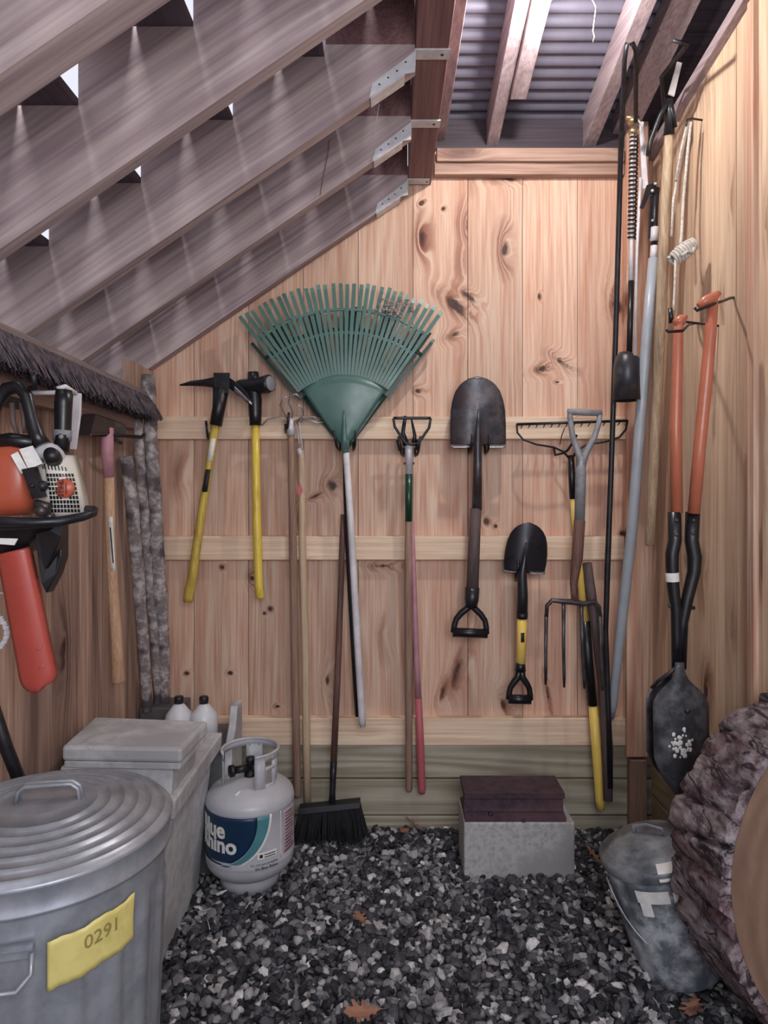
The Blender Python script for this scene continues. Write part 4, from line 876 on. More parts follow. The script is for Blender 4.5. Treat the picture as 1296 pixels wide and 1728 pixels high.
ib.part('beam', mb, M['rust'], bevel=.001)
mb = MB(); mb.ball((.36, 2.44, .217), .009, 8, (1,1,.7)); ib.part('bolt', mb, M['steel']); mb = MB(); mb.ball((.475, 2.421, .202), .007, 8); ib.part('bolt', mb, M['steel']); ib.done()

# ------------------------------------------------------------------ small lidded bucket
bk = Thing('lidded_bucket', 'small dented galvanised bucket with a dark lid leaning beside the log', 'bucket')
top = Vector((.762, 1.975, .335)); bot = Vector((.838, 1.955, .012)); ax = (top-bot).normalized(); L = (top-bot).length
flute = lambda a, z: 1+.020*math.cos(a*13)*(1 if .03 < z < L-.04 else 0)
mb = MB(); mb.lathe([(.0001, 0), (.112, 0), (.118, .006), (.117, .03), (.122, .04), (.140, L-.05), (.143, L-.03), (.145, L-.005), (.141, L-.005), (.139, L-.05), (.12, .05), (.0001, .02)], bot, ax, 96, rfun=flute); bd = bk.part('body', mb, M['galv_old'])
mb = MB(); mb.lathe([(.150, -.022), (.153, -.016), (.153, .004), (.148, .010), (.138, .010), (.134, .018), (.122, .020), (.116, .029), (.104, .029), (.098, .036), (.07, .038), (.064, .043), (.0001, .044)], top, ax, 64); mb.lathe([(.147, -.022), (.149, .003), (.13, .009), (.0001, .033)], top, ax, 64); ld_ = bk.part('lid', mb, M['galv_lid']); mb = MB(); mb.lathe([(.1545, -.012), (.1495, .0115), (.1395, .0115), (.1355, .0195), (.1235, .0215)], top, ax, 10, a0=-1.85, a1=-1.3); bk.part('label_remnant', mb, M['paper'], parent=1, label='pale label patch on the lid')
mb = MB(); sx = Vector((1,-.9,0)); sx = (sx-ax*sx.dot(ax)).normalized(); c = top+ax*.040; mb.tube([c-sx*.045, c-sx*.042+ax*.022, c+ax*.03, c+sx*.042+ax*.022, c+sx*.045], .007, 8, flat=.5); bk.part('lid_handle', mb, M['galv'], parent=ld_)
mb = MB(); e1 = (Vector((1,0,0))-ax*ax.x).normalized(); e2 = ax.cross(e1)
cc = bot+ax*(L-.045); pts = []
for i in range(21):
    a = PI*i/20+PI; d = e1*math.cos(a)+e2*math.sin(a); pts.append(cc+e1*math.cos(a)*.150+(e2*.72-ax*.95).normalized()*math.sin(a)*-.0+(-e2*.50-ax*.95)*abs(math.sin(a))*.22)
mb.tube(pts, .0028, 6); bk.part('bail', mb, M['galv'])
mb = MB()
for (a0, a1, z0, z1) in ((-2.35, -1.75, L-.075, L-.04), (-1.68, -1.42, L-.10, L-.045), (-2.30, -2.10, L-.11, L-.07)):
    mb.lathe([(.1440, z0), (.1485, z1)], bot, ax, 8, a0=a0, a1=a1); mb.lathe([(.1450, z0), (.1495, z1)], bot, ax, 8, a0=a0, a1=a1)
bk.part('label_remnant', mb, M['paper'], parent=bd, label='torn white label'); bk.done()

# ------------------------------------------------------------------ log round
LX, LZ, LR, LY0, LY1 = 1.225, .488, .500, 1.50, 1.79
DX, DZ, DR = -.043, -.075, -.040
def hsh(a, b): return (math.sin(a*12.9898+b*78.233)*43758.5453) % 1
def nz(a, b):
    ia, ib_ = math.floor(a), math.floor(b); fa, fb_ = a-ia, b-ib_; s_ = lambda t: t*t*(3-2*t)
    return (hsh(ia, ib_)*(1-s_(fa))+hsh(ia+1, ib_)*s_(fa))*(1-s_(fb_))+(hsh(ia, ib_+1)*(1-s_(fa))+hsh(ia+1, ib_+1)*s_(fa))*s_(fb_)
lg = Thing('log_round', 'huge thick-barked log round standing on its edge at the right, cut face to the viewer', 'log')
na, nl = 420, 60; mb = MB(); vs = []; fs = []
for j in range(nl+1):
    t = j/nl
    for i in range(na):
        a = 2*PI*i/na
        A_ = i/na*75; B_ = t*2.2+A_*.12
        cell = nz(A_*.9, B_*.9); ridge = abs(nz(A_*.55+7, B_*.6)-.5)*2
        r = LR-.038+.024*min(1, ridge*3.0)+.010*cell+.008*nz(A_*3, B_*5)+.005*nz(A_*7, B_*9)
        if False and i % 300 > 217 and i % 300 < 233: r -= 0
        r += DR*t; vs.append((LX+DX*t+math.cos(a)*r, LY0+(LY1-LY0)*t+.006*nz(A_*2, j), LZ+.012+DZ*t+math.sin(a)*r))
for j in range(nl):
    for i in range(na): fs.append((j*na+i, j*na+(i+1) % na, (j+1)*na+(i+1) % na, (j+1)*na+i))
mb.add(vs, fs, True)
rin = LR-.034
for yy, q in ((LY0+.004, 1), (LY1-.004, -1)):
    base = [(LX+(DX if q < 0 else 0)+math.cos(2*PI*i/na)*(rin+(DR if q < 0 else 0)), yy, LZ+.012+(DZ if q < 0 else 0)+math.sin(2*PI*i/na)*(rin+(DR if q < 0 else 0))) for i in range(na)]; j = 0 if q > 0 else nl
    mb.add(vs[j*na:(j+1)*na]+base, [(i, (i+1) % na, na+(i+1) % na, na+i) for i in range(na)], False)
lg.part('bark', mb, M['bark2'])
mb = MB(); rr = lambda i: rin+.004*math.sin(i*.3)
mb.add([(LX+math.cos(2*PI*i/120)*(rin+.006), LY0+.002, LZ+.012+math.sin(2*PI*i/120)*(rin+.006)) for i in range(120)]+[(LX+DX+math.cos(2*PI*i/120)*(rin+DR+.006), LY1-.002, LZ+.012+DZ+math.sin(2*PI*i/120)*(rin+DR+.006)) for i in range(120)], [tuple(range(120)), tuple(range(239, 119, -1))]+[(i, 120+i, 120+(i+1) % 120, (i+1) % 120) for i in range(120)])
lg.part('wood', mb, M['logend'], label='pale brown sawn wood with growth rings'); lg.done()

# ------------------------------------------------------------------ galvanised trash can
tcn = Thing('trash_can', 'large galvanised steel trash can with ridged lid and yellow sticker', 'trash can')
cx, cy, cz, R = -.715, 1.40, .675, .252
fl = lambda a, z: 1+(.030*max(0, math.sin(a*20))**.5 if .06 < z < .545 else 0)
mb = MB(); mb.lathe([(.0001, .0), (.215, 0), (.22, .006), (.218, .05), (.2185, .061), (.235, .50), (.236, .544), (.2385, .56), (.243, .60), (.240, .62), (.244, .64), (.244, .665), (.238, .665), (.23, .5), (.21, .03), (.0001, .02)], (cx, cy, .012), (0,0,1), 176, rfun=fl); body = tcn.part('body', mb, M['galv'])
mb = MB(); pr = [(R-.004, -.046), (R+.003, -.045), (R+.003, -.040), (R, -.036), (R+.002, .0), (R+.004, .003), (R, .008)]
rad = R-.006
while rad > .085:
    h = .010+.040*(1-(rad/R)**1.6); pr += [(rad, h), (rad-.0035, h+.0055), (rad-.0065, h+.0055), (rad-.010, h+.0005)]; rad -= .027
pr += [(.07, .048), (.05, .046), (.0001, .047)]
mb.lathe(pr, (cx, cy, cz+.012), (0,0,1), 96); lid = tcn.part('lid', mb, M['galv'])
mb = MB(); hc = Vector((cx+.01, cy+.01, cz+.055)); dx = Vector((1,.15,0)).normalized(); nn = Vector((-.15,1,0)).normalized()
path = [hc-dx*.062-nn*.0+Vector((0,0,0)), hc-dx*.058+Vector((0,0,.026)), hc-dx*.045+Vector((0,0,.036)), hc+dx*.045+Vector((0,0,.036)), hc+dx*.058+Vector((0,0,.026)), hc+dx*.062]
for s_ in (-1, 1): mb.tube([p+nn*.008*s_ for p in path], .0045, 8)
mb.sheet(lambda s, t: path[min(int(t*5), 4)].lerp(path[min(int(t*5), 4)+1], t*5-min(int(t*5), 4))+nn*(.010*(2*s-1)), 1, 10, (0,0,-.002)); tcn.part('lid_handle', mb, M['galv'], parent=lid)
def CP(ang, z, r): return Vector((cx+math.sin(ang)*r, cy-math.cos(ang)*r, z))    # ang: 0 faces the viewer, positive turns right
SA0, SA1 = math.radians(29), math.radians(66)
def sheetfn(s, t): a = SA0+(SA1-SA0)*s; return CP(a, .500+.088*t+.018*s+.002*math.sin(s*14)+.05*(s-.5)*0, .2475+.001*math.sin(s*40+t*5)+.010*(t-.2)*.3)
mb = MB(); mb.sheet(sheetfn, 24, 8, (0, -.0006, 0)); stk = tcn.part('sticker', mb, M['yellowpaper'], parent=body, label='crumpled yellow sticker')
def twrap(x0, z0): return lambda c: CP((SA0+SA1)/2+(c.x+x0)/.2475, .553+z0+c.y+.11*c.x, .2518+c.z)
mb = textmb('0291', .034, .0004, twrap(.012, .014)); tcn.part('sticker_text', mb, plain('faded_ink', '8c7f45', rough=.7), parent=body)
mb = MB()
for (az) in (math.radians(13),):
    c = CP(az, .585, .247); tx = Vector((math.cos(az), math.sin(az), 0)); nr = Vector((math.sin(az), -math.cos(az), 0))
    mb.obox(c+nr*.002, tx*.05, nr*.003, Vector((0,0,.012))); mb.obox(c+nr*.008+Vector((0,0,.010)), tx*.05, nr*.008, Vector((0,0,.002)))
plate = tcn.part('handle_bracket', mb, M['galv'])
mb = MB(); mb.tube([c-tx*.048+nr*.008, c-tx*.05+nr*.02-Vector((0,0,.03)), c-tx*.03+nr*.03-Vector((0,0,.05)), c+tx*.03+nr*.03-Vector((0,0,.05)), c+tx*.05+nr*.02-Vector((0,0,.03)), c+tx*.048+nr*.008], .0045, 8); tcn.part('bail', mb, M['galv'], parent=plate)
tcn.done()

# ------------------------------------------------------------------ grey storage box, crate, jugs
sb_ = Thing('storage_box', 'tall dirty grey plastic storage box with overhanging flat lid behind the trash can', 'storage box')
lz = .655
fl_, fr_, br_, bl_ = P(104,1260,1.915), P(306,1268,1.90), P(351,1220,2.13), P(160,1212,2.17)
def quad(z, ins, lst=None):
    q = [Vector((p.x, p.y, z)) for p in (fl_, fr_, br_, bl_)]; c = sum(q, Vector())/4
    return [c+(p-c)*(1-ins) for p in q]
mb = MB(); mb.hexa(quad(lz-.042, 0)+quad(lz, .0)); lid = sb_.part('lid', mb, M['plastic'], bevel=.009)
mb = MB(); mb.hexa(quad(lz-.062, .03)+quad(lz-.043, .03)); sb_.part('lid_rim', mb, M['plastic'], parent=lid, bevel=.003)
def q2(z, x0, x1, y0, y1): return [Vector((x0,y0,z)), Vector((x1,y0,z)), Vector((x1,y1,z)), Vector((x0,y1,z))]
mb = MB(); mb.hexa(q2(-.012, -.93, -.665, 1.93, 2.36)+q2(.46, -.94, -.625, 1.91, 2.40)); sb_.part('body', mb, M['plastic'], bevel=.008)
mb = MB(); mb.hexa(q2(.455, -.94, -.60, 1.90, 2.42)+q2(.515, -.94, -.595, 1.89, 2.425)); sb_.part('upper_ledge', mb, M['plastic'], bevel=.006)
mb = MB(); mb.hexa(q2(.515, -.93, -.615, 1.92, 2.16)+q2(.595, -.93, -.61, 1.92, 2.16)); sb_.part('neck', mb, M['plastic'], bevel=.006)
sb_.done()
cr = Thing('plastic_crate', 'grey plastic crate with raised open sides in the left corner holding jugs and sticks', 'crate')
mb = MB(); mb.box((-.955, 2.44, -.01), (-.60, 2.74, .44)); cr.part('body', mb, M['plastic_dark'], bevel=.006)
mb = MB(); mb.box((-.955, 2.60, .44), (-.80, 2.74, .545)); cr.part('stick_tray', mb, M['plastic_dark'], bevel=.004)
mb = MB()
prf = [(2.445,.30),(2.47,.44),(2.53,.50),(2.56,.565),(2.64,.565),(2.64,.30)]
mb.add([(-.600, y_, z_) for y_, z_ in prf]+[(-.572, y_, z_) for y_, z_ in prf], [tuple(range(6))[::-1], tuple(range(6, 12))]+[(i, (i+1) % 6, 6+(i+1) % 6, 6+i) for i in range(6)]); cr.part('side_arm', mb, M['plastic'], bevel=.005)
cr.done()
def jug(u, label):
    j = Thing('plastic_jug', label, 'jug', 'milky jugs behind the grey storage box')
    c = P(u, 1200, 2.50); b = Vector((c.x, 2.50, .4405)); mb = MB()
    mb.lathe([(.0001, 0), (.040, 0), (.050, .006), (.050, .100), (.046, .116), (.019, .150), (.013, .153), (.013, .160), (.0001, .160)], b, (0,0,1), 28); j.part('body', mb, M['jug'])
    mb = MB(); mb.lathe([(.0001, .162), (.0165, .155), (.017, .176), (.014, .180), (.0001, .180)], b, (0,0,1), 20); j.part('cap', mb, M['black']); j.done()
jug(302, 'milky plastic jug with black cap, left one behind the storage box'); jug(344, 'milky plastic jug with black cap, right one beside the crate arm')
mb = MB(); mb.lathe([(.0001, 0), (.05, 0), (.06, .03), (.062, .032), (.058, .032), (.048, .004), (.0001, .004)], (-.835, 2.52, .4405), (0,0,1), 28); solo('small_dish', mb, M['jug'], 'pale shallow dish standing behind the left milky jug', 'dish')
gl = Thing('work_glove', 'crumpled brown leather work glove on the crate at the foot of the sticks', 'glove')
gm = plain('brown_leather', '6b4c44', '4a3230', rough=.8, sc=30, bs=.5); c = Vector((-.905, 2.545, .465))
mb = MB(); mb.ball(c, .034, 16, (1.15, 1, .75)); gl.part('palm', mb, gm)
for i in range(4):
    mb = MB(); q = c+Vector((-.02+.014*i, -.01, .012)); mb.tube([q, q+Vector((.008+.01*i, -.01, .028)), q+Vector((.018+.012*i, -.012, .042-.006*i))], [.009, .008, .006], 8); gl.part('finger', mb, gm)
gl.done()

# rough bark sticks
def stick(pts, label):
    mb = MB(); Q = []; Wd = []
    for i in range(len(pts)-1):
        a, b = pts[i], pts[i+1]
        for j in range(8):
            t = j/8; w_ = a[3]+(b[3]-a[3])*t; Q.append(P(a[0]+(b[0]-a[0])*t+random.uniform(-.8, .8), a[1]+(b[1]-a[1])*t, a[2]+(b[2]-a[2])*t)); Wd.append(px(w_*random.uniform(.93, 1.07), a[2])/2)
    Q.append(P(*pts[-1][:3])); Wd.append(px(pts[-1][3], pts[-1][2])/2); mb.tube(Q, Wd, 12, rnd=.04); return mb
def mkstick(pts, label, peeled=False):
    th_ = Thing('bark_stick', label, 'stick', 'rough bark sticks in the left corner')
    th_.part('stem', stick(pts, label), M['bark'])
    if peeled:
        a = pts[-1]; mb = MB(); T(mb, [(a[0]-3, a[1]-52, a[2]-.001, a[3]+1.5), (a[0]-1, a[1]-25, a[2]-.001, a[3]+2), (a[0], a[1]+1, a[2], a[3]-2)], 12, rnd=.06); th_.part('peeled_end', mb, M['axehandle'])
    th_.done()
mkstick([(213, 770, 2.42, 21), (224, 860, 2.45, 22), (232, 960, 2.5, 22), (243, 1100, 2.56, 19), (249, 1199, 2.61, 18)], 'shortest mottled bark stick with a peeled bare foot, leaning in the left corner', True)
mkstick([(231, 690, 2.50, 16), (240, 830, 2.53, 18), (250, 960, 2.57, 16), (262, 1100, 2.62, 14), (266, 1188, 2.66, 13)], 'thinnest bark stick, standing between the short and the tall one')
mkstick([(250, 632, 2.52, 23), (256, 760, 2.54, 23), (263, 880, 2.57, 23), (270, 1000, 2.60, 23), (276, 1100, 2.64, 20), (277, 1192, 2.67, 18)], 'tallest and thickest bark stick, nearest the back wall')

# splitting maul on the left wall
ml = Thing('splitting_maul', 'splitting maul hanging head up on the left wall, handle pink above and bare wood below', 'maul')
Y = 2.17
mb = MB(); a, b = P(134, 706, 2.02), P(214, 724, 2.33)
mb.hexa([P(140,735,2.02)+Vector((-.02,0,0)), P(140,735,2.02)+Vector((.025,0,0)), P(212,732,2.30)+Vector((.005,0,0)), P(212,732,2.30)+Vector((-.004,0,0)), P(150,698,2.05)+Vector((-.02,0,0)), P(150,698,2.05)+Vector((.025,0,0)), P(210,716,2.30)+Vector((.005,0,0)), P(210,716,2.30)+Vector((-.004,0,0))]); ml.part('head', mb, M['steel'], bevel=.006)
mb = MB(); T(mb, [(181, 722, Y, 21), (181, 760, Y, 21), (184, 806, Y+.01, 17)], 12); ml.part('handle_top', mb, M['pinkpaint'], label='faded pink painted handle section')
mb = MB(); T(mb, [(184, 804, Y+.01, 17), (186, 900, Y+.03, 17), (191, 1000, Y+.06, 17), (197, 1080, Y+.08, 19), (200, 1148, Y+.10, 22), (200, 1152, Y+.10, 18)], 14); hh = ml.part('handle', mb, M['axehandle'])
mb = MB(); mb.sheet(lambda s, t: P(182+8*s+5*t, 872+92*t, Y+.02+.03*t-px(9.2, Y)), 2, 8, (0, .0008, 0)); ml.part('sticker', mb, M['paper'], parent=hh)
mb = MB(); mb.sheet(lambda s, t: P(185+2*s+5*t, 890+60*t, Y+.022+.022*t-px(9.5, Y)), 1, 8, (0, .0004, 0)); ml.part('sticker_text', mb, M['ink'], parent=hh); ml.done()
mb = MB(); mb.tube([(XL+.01, 2.10, P(0,735,2.1).z), P(130,730,2.1), P(165,733,2.13), P(205,735,2.2), P(238,738,2.3), P(243,734,2.32)], .006, 8); mb.tube([(XL+.03, 2.22, P(0,735,2.2).z), P(190,740,2.22), P(206,748,2.22)], .005, 8)
solo('tool_bracket', mb, M['blackmetal'], 'black steel bracket arm under the splitting maul head on the left wall', 'bracket')

# push broom lying on the left rail
pb = Thing('wide_push_broom', 'wide push broom head with coarse dark bristles resting along the left wall rail', 'broom')
a, b = Vector((-.90, 1.42, 1.745)), Vector((-.905, 2.48, 1.725))
mb = MB(); mb.hexa([a+Vector((-.025,0,-.01)), a+Vector((.03,0,-.01)), b+Vector((.03,0,-.01)), b+Vector((-.025,0,-.01)), a+Vector((-.02,0,.012)), a+Vector((.02,0,.012)), b+Vector((.02,0,.012)), b+Vector((-.02,0,.012))]); pb.part('brush_block', mb, M['blockwood'], bevel=.003)
mb = MB(); ctr = 0
for i in range(230):
    for j in range(5):
        t = (i+random.random())/230; c = a.lerp(b, t)+Vector((-.018+.011*j, 0, -.008)); e = c+Vector((.020+.006*j+random.gauss(0, .004), random.gauss(0.012, .008), -.085+random.gauss(0, .004)))
        mb.tube([c, c.lerp(e, .5)+Vector((.002,0,0)), e], [.0032, .0035, .0018], 4, cap=False)
pb.part('bristles', mb, M['bristle'], kind='stuff'); pb.done()

# chainsaw
cs = Thing('chainsaw', 'orange and white chainsaw with black handles hanging bar down on the left wall', 'chainsaw')
Y = 1.50
def blob(c, half, e=.5, n=20):
    c = Vector(c); mb = MB(); vs = []; fs = []; m = n//2; sg_ = lambda v: math.copysign(abs(v)**e, v)
    for i in range(m+1):
        t = -PI/2+PI*i/m
        for k_ in range(n):
            a = 2*PI*k_/n; vs.append(c+Vector((half[0]*sg_(math.cos(t))*sg_(math.cos(a)), half[1]*sg_(math.cos(t))*sg_(math.sin(a)), half[2]*sg_(math.sin(t)))))
    for i in range(m):
        for k_ in range(n): fs.append((i*n+k_, i*n+(k_+1) % n, (i+1)*n+(k_+1) % n, (i+1)*n+k_))
    mb.add(vs, fs, True); return mb
c = P(12, 808, Y+.05); cs.part('engine_cover', blob(c, (.082, .07, .085), .55), M['orange_saw'])
# starter cover: bulging pale housing with cooling grid
def hc(s, t):                                            # local disc facing the viewer and right
    u = 58+84*s; v = 768+104*t
    edge = (2*s-1)**2*.9+(2*t-1)**2*.7
    return P(u-10*(1-t)*(s)+(-12*(1-t)**2 if s > .3 else 0), v, Y-.035+.05*edge+.02*s)
mb = MB(); mb.sheet(hc, 18, 18, (0, .03, 0)); sc_ = cs.part('starter_cover', mb, M['sawwhite'], bevel=0)
mb = MB()
def slot(s0, s1, t0, t1):
    p = [hc(s0,t0), hc(s1,t0), hc(s1,t1), hc(s0,t1)]; o_ = Vector((0,-.0012,0)); mb.add([q+o_ for q in p], [(0,1,2,3)])
for i in range(9): slot(.18+.075*i, .21+.075*i, .10+.012*i, .22+.005*i)
for r_i in range(9):
    for c_i in range(9):
        s0 = .34+.068*c_i; t0 = .30+.072*r_i
        if t0 > .93 or s0 > .93: continue
        ds, dt = (s0+.025-.68), (t0+.028-.54)
        if ds*ds*1.5+dt*dt*1.5 < .040: continue
        slot(s0, s0+.052, t0, t0+.054)
cs.part('cooling_slots', mb, M['black'], parent=sc_)
mb = MB(); bc = hc(.68, .54)+Vector((0,-.002,0)); bn = Vector((.12,-1,.0)).normalized(); mb.lathe([(.0001, .006), (.0195, .005), (.021, .002), (.021, -.004)], bc, bn, 28); bdg = cs.part('badge', mb, M['orange_saw'], parent=sc_)
def tb(dz, scl=1):
    ex = Vector((0, 0, 1)); ey = Vector((-1, 0, 0))      # the lettering runs upward on the hanging saw
    return lambda q: bc+bn*.0068+Vector((.0,-.0006,0))+ex*(q.x)+ey*(q.y+dz)
mb = textmb('STIHL', .0145, .0005, tb(.004), .0003); cs.part('badge_text', mb, M['ink'], parent=sc_)
mb = textmb('MS 170', .0055, .0005, tb(-.006)) if False else MB().tube([bc+bn*.0068+Vector((.006,0,-.012)), bc+bn*.0068+Vector((.006,0,.012))], .0008, 4); cs.part('badge_line', mb, M['ink'], parent=sc_)
for (p4) in ([(32,758),(55,752),(72,782),(48,792)], [(18,768),(30,762),(48,794),(36,800)]):
    mb = MB(); mb.prism([P(u, v, Y-.042+.0004*(u)) for u, v in p4], (0,.001,0)); cs.part('sticker', mb, M['paper'])
mb = MB(); mb.prism([P(36,792,Y-.04), P(56,788,Y-.04), P(72,838,Y-.04), P(54,842,Y-.04)], (0,.02,0)); mb.ball(P(72,820,Y-.03), .012, 10); mb.ball(P(54,820,Y-.045), .005, 8); cs.part('side_panel', mb, M['blackmetal'])
mb = MB(); mb.lathe([(.0001, .02), (.014, .02), (.018, .0), (.018, -.02)], P(88, 770, Y-.02), (.3,-1,.3), 18); cs.part('fuel_cap', mb, M['blackmetal'])
mb = MB(); mb.lathe([(.024, .0), (.028, -.01), (.03, -.03)], P(80, 764, Y), (.2,-1,.4), 18); mb.ball(P(78,762,Y+.01), .026, 14, (1.2,.8,.8)); cs.part('cap_housing', mb, M['plastic'])
# rear handle loop and top post
mb = MB(); mb.tube([P(-30,742,Y), P(-18,700,Y), P(0,672,Y), P(12,656,Y), (P(32,652,Y)), P(45,668,Y), P(52,700,Y), P(62,735,Y), P(72,752,Y)], [.018,.016,.014,.015,.016,.014,.013,.016,.018], 12); mb.tube([P(-20,748,Y), P(20,742,Y), P(60,748,Y)], .016, 10); cs.part('rear_handle', mb, M['black'])
mb = MB(); T(mb, [(20,680,Y,9), (22,712,Y,9), (30,736,Y,8)], 8); T(mb, [(36,680,Y,8), (40,712,Y,8), (42,730,Y,8)], 8); cs.part('throttle_lever', mb, M['handle_grey'])
mb = MB(); T(mb, [(108, 658, Y+.08, 26), (107, 680, Y+.08, 29), (106, 725, Y+.08, 27), (103, 762, Y+.07, 24)], 14); cs.part('handle_post', mb, M['black'])
mb = MB(); T(mb, [(106, 726, Y+.08, 30), (105, 744, Y+.08, 30)], 14); mb.ball(P(103, 737, Y+.055), .006, 8); cs.part('post_clamp', mb, M['clamp'])
mb = MB(); T(mb, [(-30,878,Y-.08,15), (10,880,Y-.08,17), (60,882,Y-.07,17), (100,880,Y-.05,17), (140,872,Y-.02,15), (158,866,Y+.01,13), (160,860,Y+.04,12), (140,858,Y+.07,12), (105,860,Y+.09,12)], 12); cs.part('front_handle', mb, M['blackmetal'])
mb = MB(); mb.sheet(lambda s, t: P(-30+110*s+5*math.sin(t*3), 890+(60-22*s*s*2)*t*(1 if s < .8 else .6), Y-.05+.05*t+.02*s), 10, 8, (0,.05,0)); mb.prism([P(60,884,Y-.01), P(104,884,Y), P(103,905,Y), P(92,935,Y+.01), P(76,960,Y+.01), P(62,930,Y)], (0,.03,0)); hg = cs.part('hand_guard', mb, M['black'])
mb = MB(); mb.prism([P(-6,908,Y-.053), P(30,909,Y-.045), P(24,920,Y-.045), P(-6,918,Y-.053)], (0,.002,0)); cs.part('warning_label', mb, M['paper'], parent=hg)
mb = MB(); mb.prism([P(66,888,Y+.02), P(104,888,Y+.03), P(104,940,Y+.03), P(95,970,Y+.03), P(78,1002,Y+.03), P(70,985,Y+.02), P(62,930,Y+.02)], (0,.035,0)); cs.part('sprocket_cover', mb, M['black'], bevel=.003)
mb = MB(); mb.ball(P(84,872,Y-.02), .012, 10); mb.ball(P(70,862,Y-.035), .014, 10); mb.tube([P(60,850,Y-.03), P(84,856,Y-.03)], .010, 8); cs.part('bolt', mb, M['steel'])
def bar(s, t):
    w_ = 29 if t < .88 else 29*max(.02, 1-((t-.88)/.121)**2.6)**(1/2.2); q = 2*s-1
    u = 20+46*t+q*w_*(.9+.1*t); return P(u, 930+235*t+q*-6, Y-.01-.012*(1-q*q)+.02*t)
mb = MB(); mb.sheet(bar, 10, 50, (0, .02, 0)); br2 = cs.part('bar_cover', mb, M['scabbard'])
for t0 in (.72, .85):
    mb = MB(); mb.tube([bar(.62, t0)+Vector((0,-.001,0)), bar(.74, t0-.008)+Vector((0,-.001,0)), bar(.86, t0-.03)+Vector((0,-.001,0))], [.0012,.0028,.0010], 6); cs.part('grip_ridge', mb, M['redpaint'], parent=br2)
mb = MB(); mb.prism([P(22,1108-.0,Y-.0025) for _ in (0,)]+[], (0,0,0)) if False else None
cs.done()
# steel hanger strip and chain loop
mb = MB(); mb.prism([P(124,662,1.72), P(137,664,1.72), P(136,700,1.73), P(128,758,1.74), P(118,758,1.74)], (0,.004,0)); mb.tube([P(96,656,1.66), P(110,652,1.67), P(128,664,1.72)], .006, 8); mb.tube([P(118,662,1.72), (XL+.02, 1.74, P(0,662,1.72).z)], .006, 6)
solo('hanger_strip', mb, M['white'], 'white slotted metal strip beside the chainsaw handle post', 'hanger')
mb = MB(); mb.box((XL+.036, 1.40, 1.575), (XL+.06, 1.70, 1.60)); mb.tube([(XL+.04, 1.53, 1.60), (-.86, 1.53, 1.592), (-.78, 1.50, 1.600), (-.775, 1.48, 1.625)], .006, 8); solo('saw_hook', mb, M['blackmetal'], 'dark steel hook through the rear handle of the chainsaw', 'hook')
ch = MB(); 
for i in range(16):
    t = i/15; q = P(-12+24*math.sin(t*2.6), 1030+62*t, 1.53); ch.obox(q, Vector((.005, .002*(i % 2), 0)), Vector((0,.002,0)), Vector((.001,0,.0035)))
ch.tube([P(-30, 1000, 1.53), P(8, 1001, 1.53), P(24, 998, 1.53)], .003, 6)
solo('saw_chain', ch, M['strap'], 'loop of steel saw chain dangling behind the orange bar cover', 'chain')
mb = MB(); T(mb, [(-24, 1160, 1.60, 24), (10, 1260, 1.63, 22), (44, 1345, 1.66, 22), (60, 1400, 1.68, 22)], 10); solo('pry_bar', mb, M['blackmetal'], 'black steel bar leaning diagonally on the left wall behind the trash can', 'bar')

# ------------------------------------------------------------------ propane tank
pt_ = Thing('propane_tank', 'light grey propane tank with blue and teal label standing beside the storage box', 'gas tank')
tx_, ty_, tr = -.492, 2.40, .153; O = Vector((tx_, ty_, .006))
mb = MB(); mb.lathe([(.100, 0), (.103, .0), (.104, .03), (.10, .05)], O, (0,0,1), 48); mb.lathe([(.098, 0), (.098, .05)], O, (0,0,1), 48); pt_.part('foot_ring', mb, M['tank'])
pr = [(.0001, .022)]+[(tr*math.sin(a), .100-.078*math.cos(a)) for a in [math.radians(q) for q in range(10, 91, 8)]]+[(tr, .11), (tr+.0015, .114), (tr, .118), (tr, .288), (tr+.0015, .292), (tr, .296)]+[(tr*math.cos(a), .298+.068*math.sin(a)) for a in [math.radians(q) for q in range(0, 90, 8)]]+[(.0001, .366)]
mb = MB(); mb.lathe(pr, O, (0,0,1), 72); bd = pt_.part('tank_body', mb, M['tank'])
def TPt(a, z, r=tr+.0008): a = math.radians(a); return Vector((tx_+math.sin(a)*r, ty_-math.cos(a)*r, z+.006))
def wrapsheet(fa0, fa1, z0, z1, r=tr+.0012, n=24):
    m = MB(); m.sheet(lambda s, t: TPt(fa0(t)+(fa1(t)-fa0(t))*s, z0+(z1-z0)*t, r), n, 12, (0, -.0002, 0)); return m
# navy field with curved right edge, then a teal crescent
ce = lambda t: -28+62*math.sqrt(max(0, 1-(1-t)**2*.98))*1.0
mb = wrapsheet(lambda t: -120, lambda t: ce(t)-8-6*t, .125, .286); pt_.part('label_navy', mb, M['navy'], parent=bd, label='navy blue label field')
mb = wrapsheet(lambda t: ce(t)-8-6*t, lambda t: ce(t)+2, .122, .286, tr+.0013); pt_.part('label_teal', mb, M['teal'], parent=bd, label='teal crescent')
mb = wrapsheet(lambda t: ce(t)+2, lambda t: ce(t)+5, .118, .288, tr+.0014); pt_.part('label_edge', mb, M['paper'], parent=bd)
def tw(a0, z0, sh=.0): return lambda q: TPt(a0+math.degrees(q.x/tr), z0+q.y+q.x*.0, tr+.0016+q.z)
mb = textmb('Blue', .074, .0006, tw(-45, .238), .0022); pt_.part('brand_text', mb, M['paper'], parent=bd, label='white lettering')
mb = textmb('Rhino', .072, .0006, tw(-37, .190), .0022); pt_.part('brand_text', mb, M['paper'], parent=bd, label='white lettering')
mb = textmb("It's not just propane.", .0115, .0003, tw(30, .128)); pt_.part('slogan_text', mb, M['ink'], parent=bd)
mb = textmb("It's Blue Rhino.", .0135, .0003, tw(33, .114), .0002); pt_.part('slogan_text', mb, M['ink'], parent=bd)
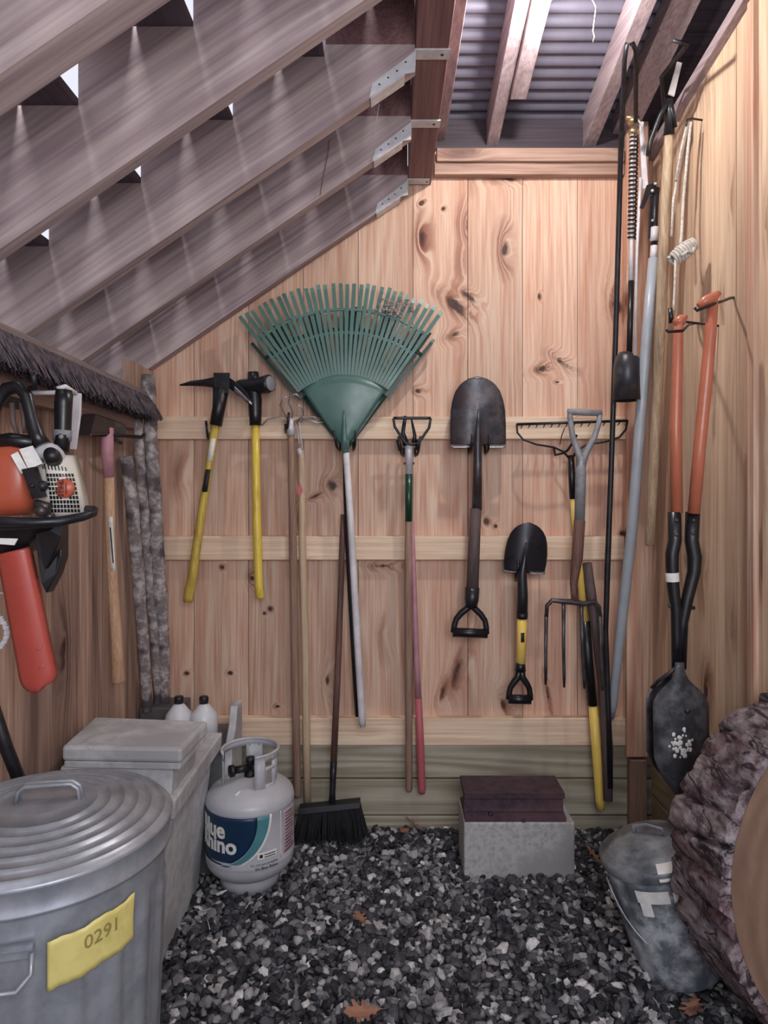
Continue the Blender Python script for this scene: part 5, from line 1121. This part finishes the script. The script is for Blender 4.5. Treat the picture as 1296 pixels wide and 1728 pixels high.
mb = wrapsheet(lambda t: 20, lambda t: 46, .143, .166, tr+.0012); pt_.part('recycle_label', mb, M['paper'], parent=bd)
mb = wrapsheet(lambda t: 23, lambda t: 27, .149, .160, tr+.0016, 4); pt_.part('heart_mark', mb, M['ink'], parent=bd)
for k_ in range(2): 
    mb = wrapsheet(lambda t: 29, lambda t: 44, .156-.008*k_, .159-.008*k_, tr+.0016, 6); pt_.part('small_print', mb, M['ink'], parent=bd)
mb = wrapsheet(lambda t: 52, lambda t: 53.2, .13, .285, tr+.0012, 2); pt_.part('panel_line', mb, M['paper'], parent=bd)
mb = wrapsheet(lambda t: 58, lambda t: 84, .135, .28, tr+.0011, 8); wl = pt_.part('warning_panel', mb, plain('pink_grey_label', 'b5a0aa', '93808a', rough=.5), parent=bd)
for k_ in range(12):
    mb = wrapsheet(lambda t: 61, lambda t: 82-(k_ % 3)*3, .14+k_*.0115, .1435+k_*.0115, tr+.0015, 6); pt_.part('small_print', mb, M['ink'] if k_ % 5 else M['inkred'], parent=bd)
# collar: open guard ring with hand holes
cz0, cz1, crr = .345, .462, .098
def arc(a0, a1, z0, z1, r0=crr, r1=crr, m=None):
    m = m or MB(); m.sheet(lambda s, t: Vector((tx_+math.sin(math.radians(a0+(a1-a0)*s))*(r0+(r1-r0)*t), ty_-math.cos(math.radians(a0+(a1-a0)*s))*(r0+(r1-r0)*t), .006+z0+(z1-z0)*t)), max(2, int(abs(a1-a0)/8)), 2, (0, 0, 0) if False else (0, .003, 0)); return m
mb = MB(); arc(60, 305, cz1-.026, cz1, m=mb); arc(60, 80, cz0-.01, cz1-.02, m=mb); arc(285, 305, cz0-.02, cz1-.02, m=mb); arc(165, 200, cz0, cz1-.02, m=mb)
arc(20, 42, cz0-.020, cz1, m=mb); arc(42, 75, cz1-.02, cz1, m=mb); arc(42, 75, cz1-.055, cz1-.040, m=mb); arc(42, 80, cz0-.012, cz0+.018, m=mb)
co = pt_.part('guard_collar', mb, M['tank'])
mb = MB(); rimp = [Vector((tx_+math.sin(math.radians(a))*crr, ty_-math.cos(math.radians(a))*crr, .006+cz1)) for a in range(20, 306, 8)]; mb.tube(rimp, .005, 8); pt_.part('collar_rim', mb, M['tank'], parent=co)
mb = MB(); mb.lathe([(.0001, 0), (.022, 0), (.020, .02), (.012, .022), (.012, .05), (.016, .052), (.016, .07), (.0001, .072)], (tx_, ty_, .366), (0,0,1), 16); mb.tube([(tx_, ty_, .40), (tx_-.045, ty_-.03, .402)], .013, 12); mb.tube([(tx_, ty_, .415), (tx_+.03, ty_-.01, .42)], .009, 10); vv = pt_.part('valve', mb, M['blackmetal'])
mb = MB(); mb.lathe([(.0001, 0), (.021, .0), (.021, .014), (.0001, .016)], (tx_-.05, ty_-.034, .402), (-.83,-.55,0), 14); pt_.part('valve_cap', mb, M['black'], parent=vv)
mb = MB(); mb.tube([TPt(-8, .352, .10), TPt(-14, .343, .118)], .005, 6); pt_.part('tag', mb, M['paper'])
pt_.done()
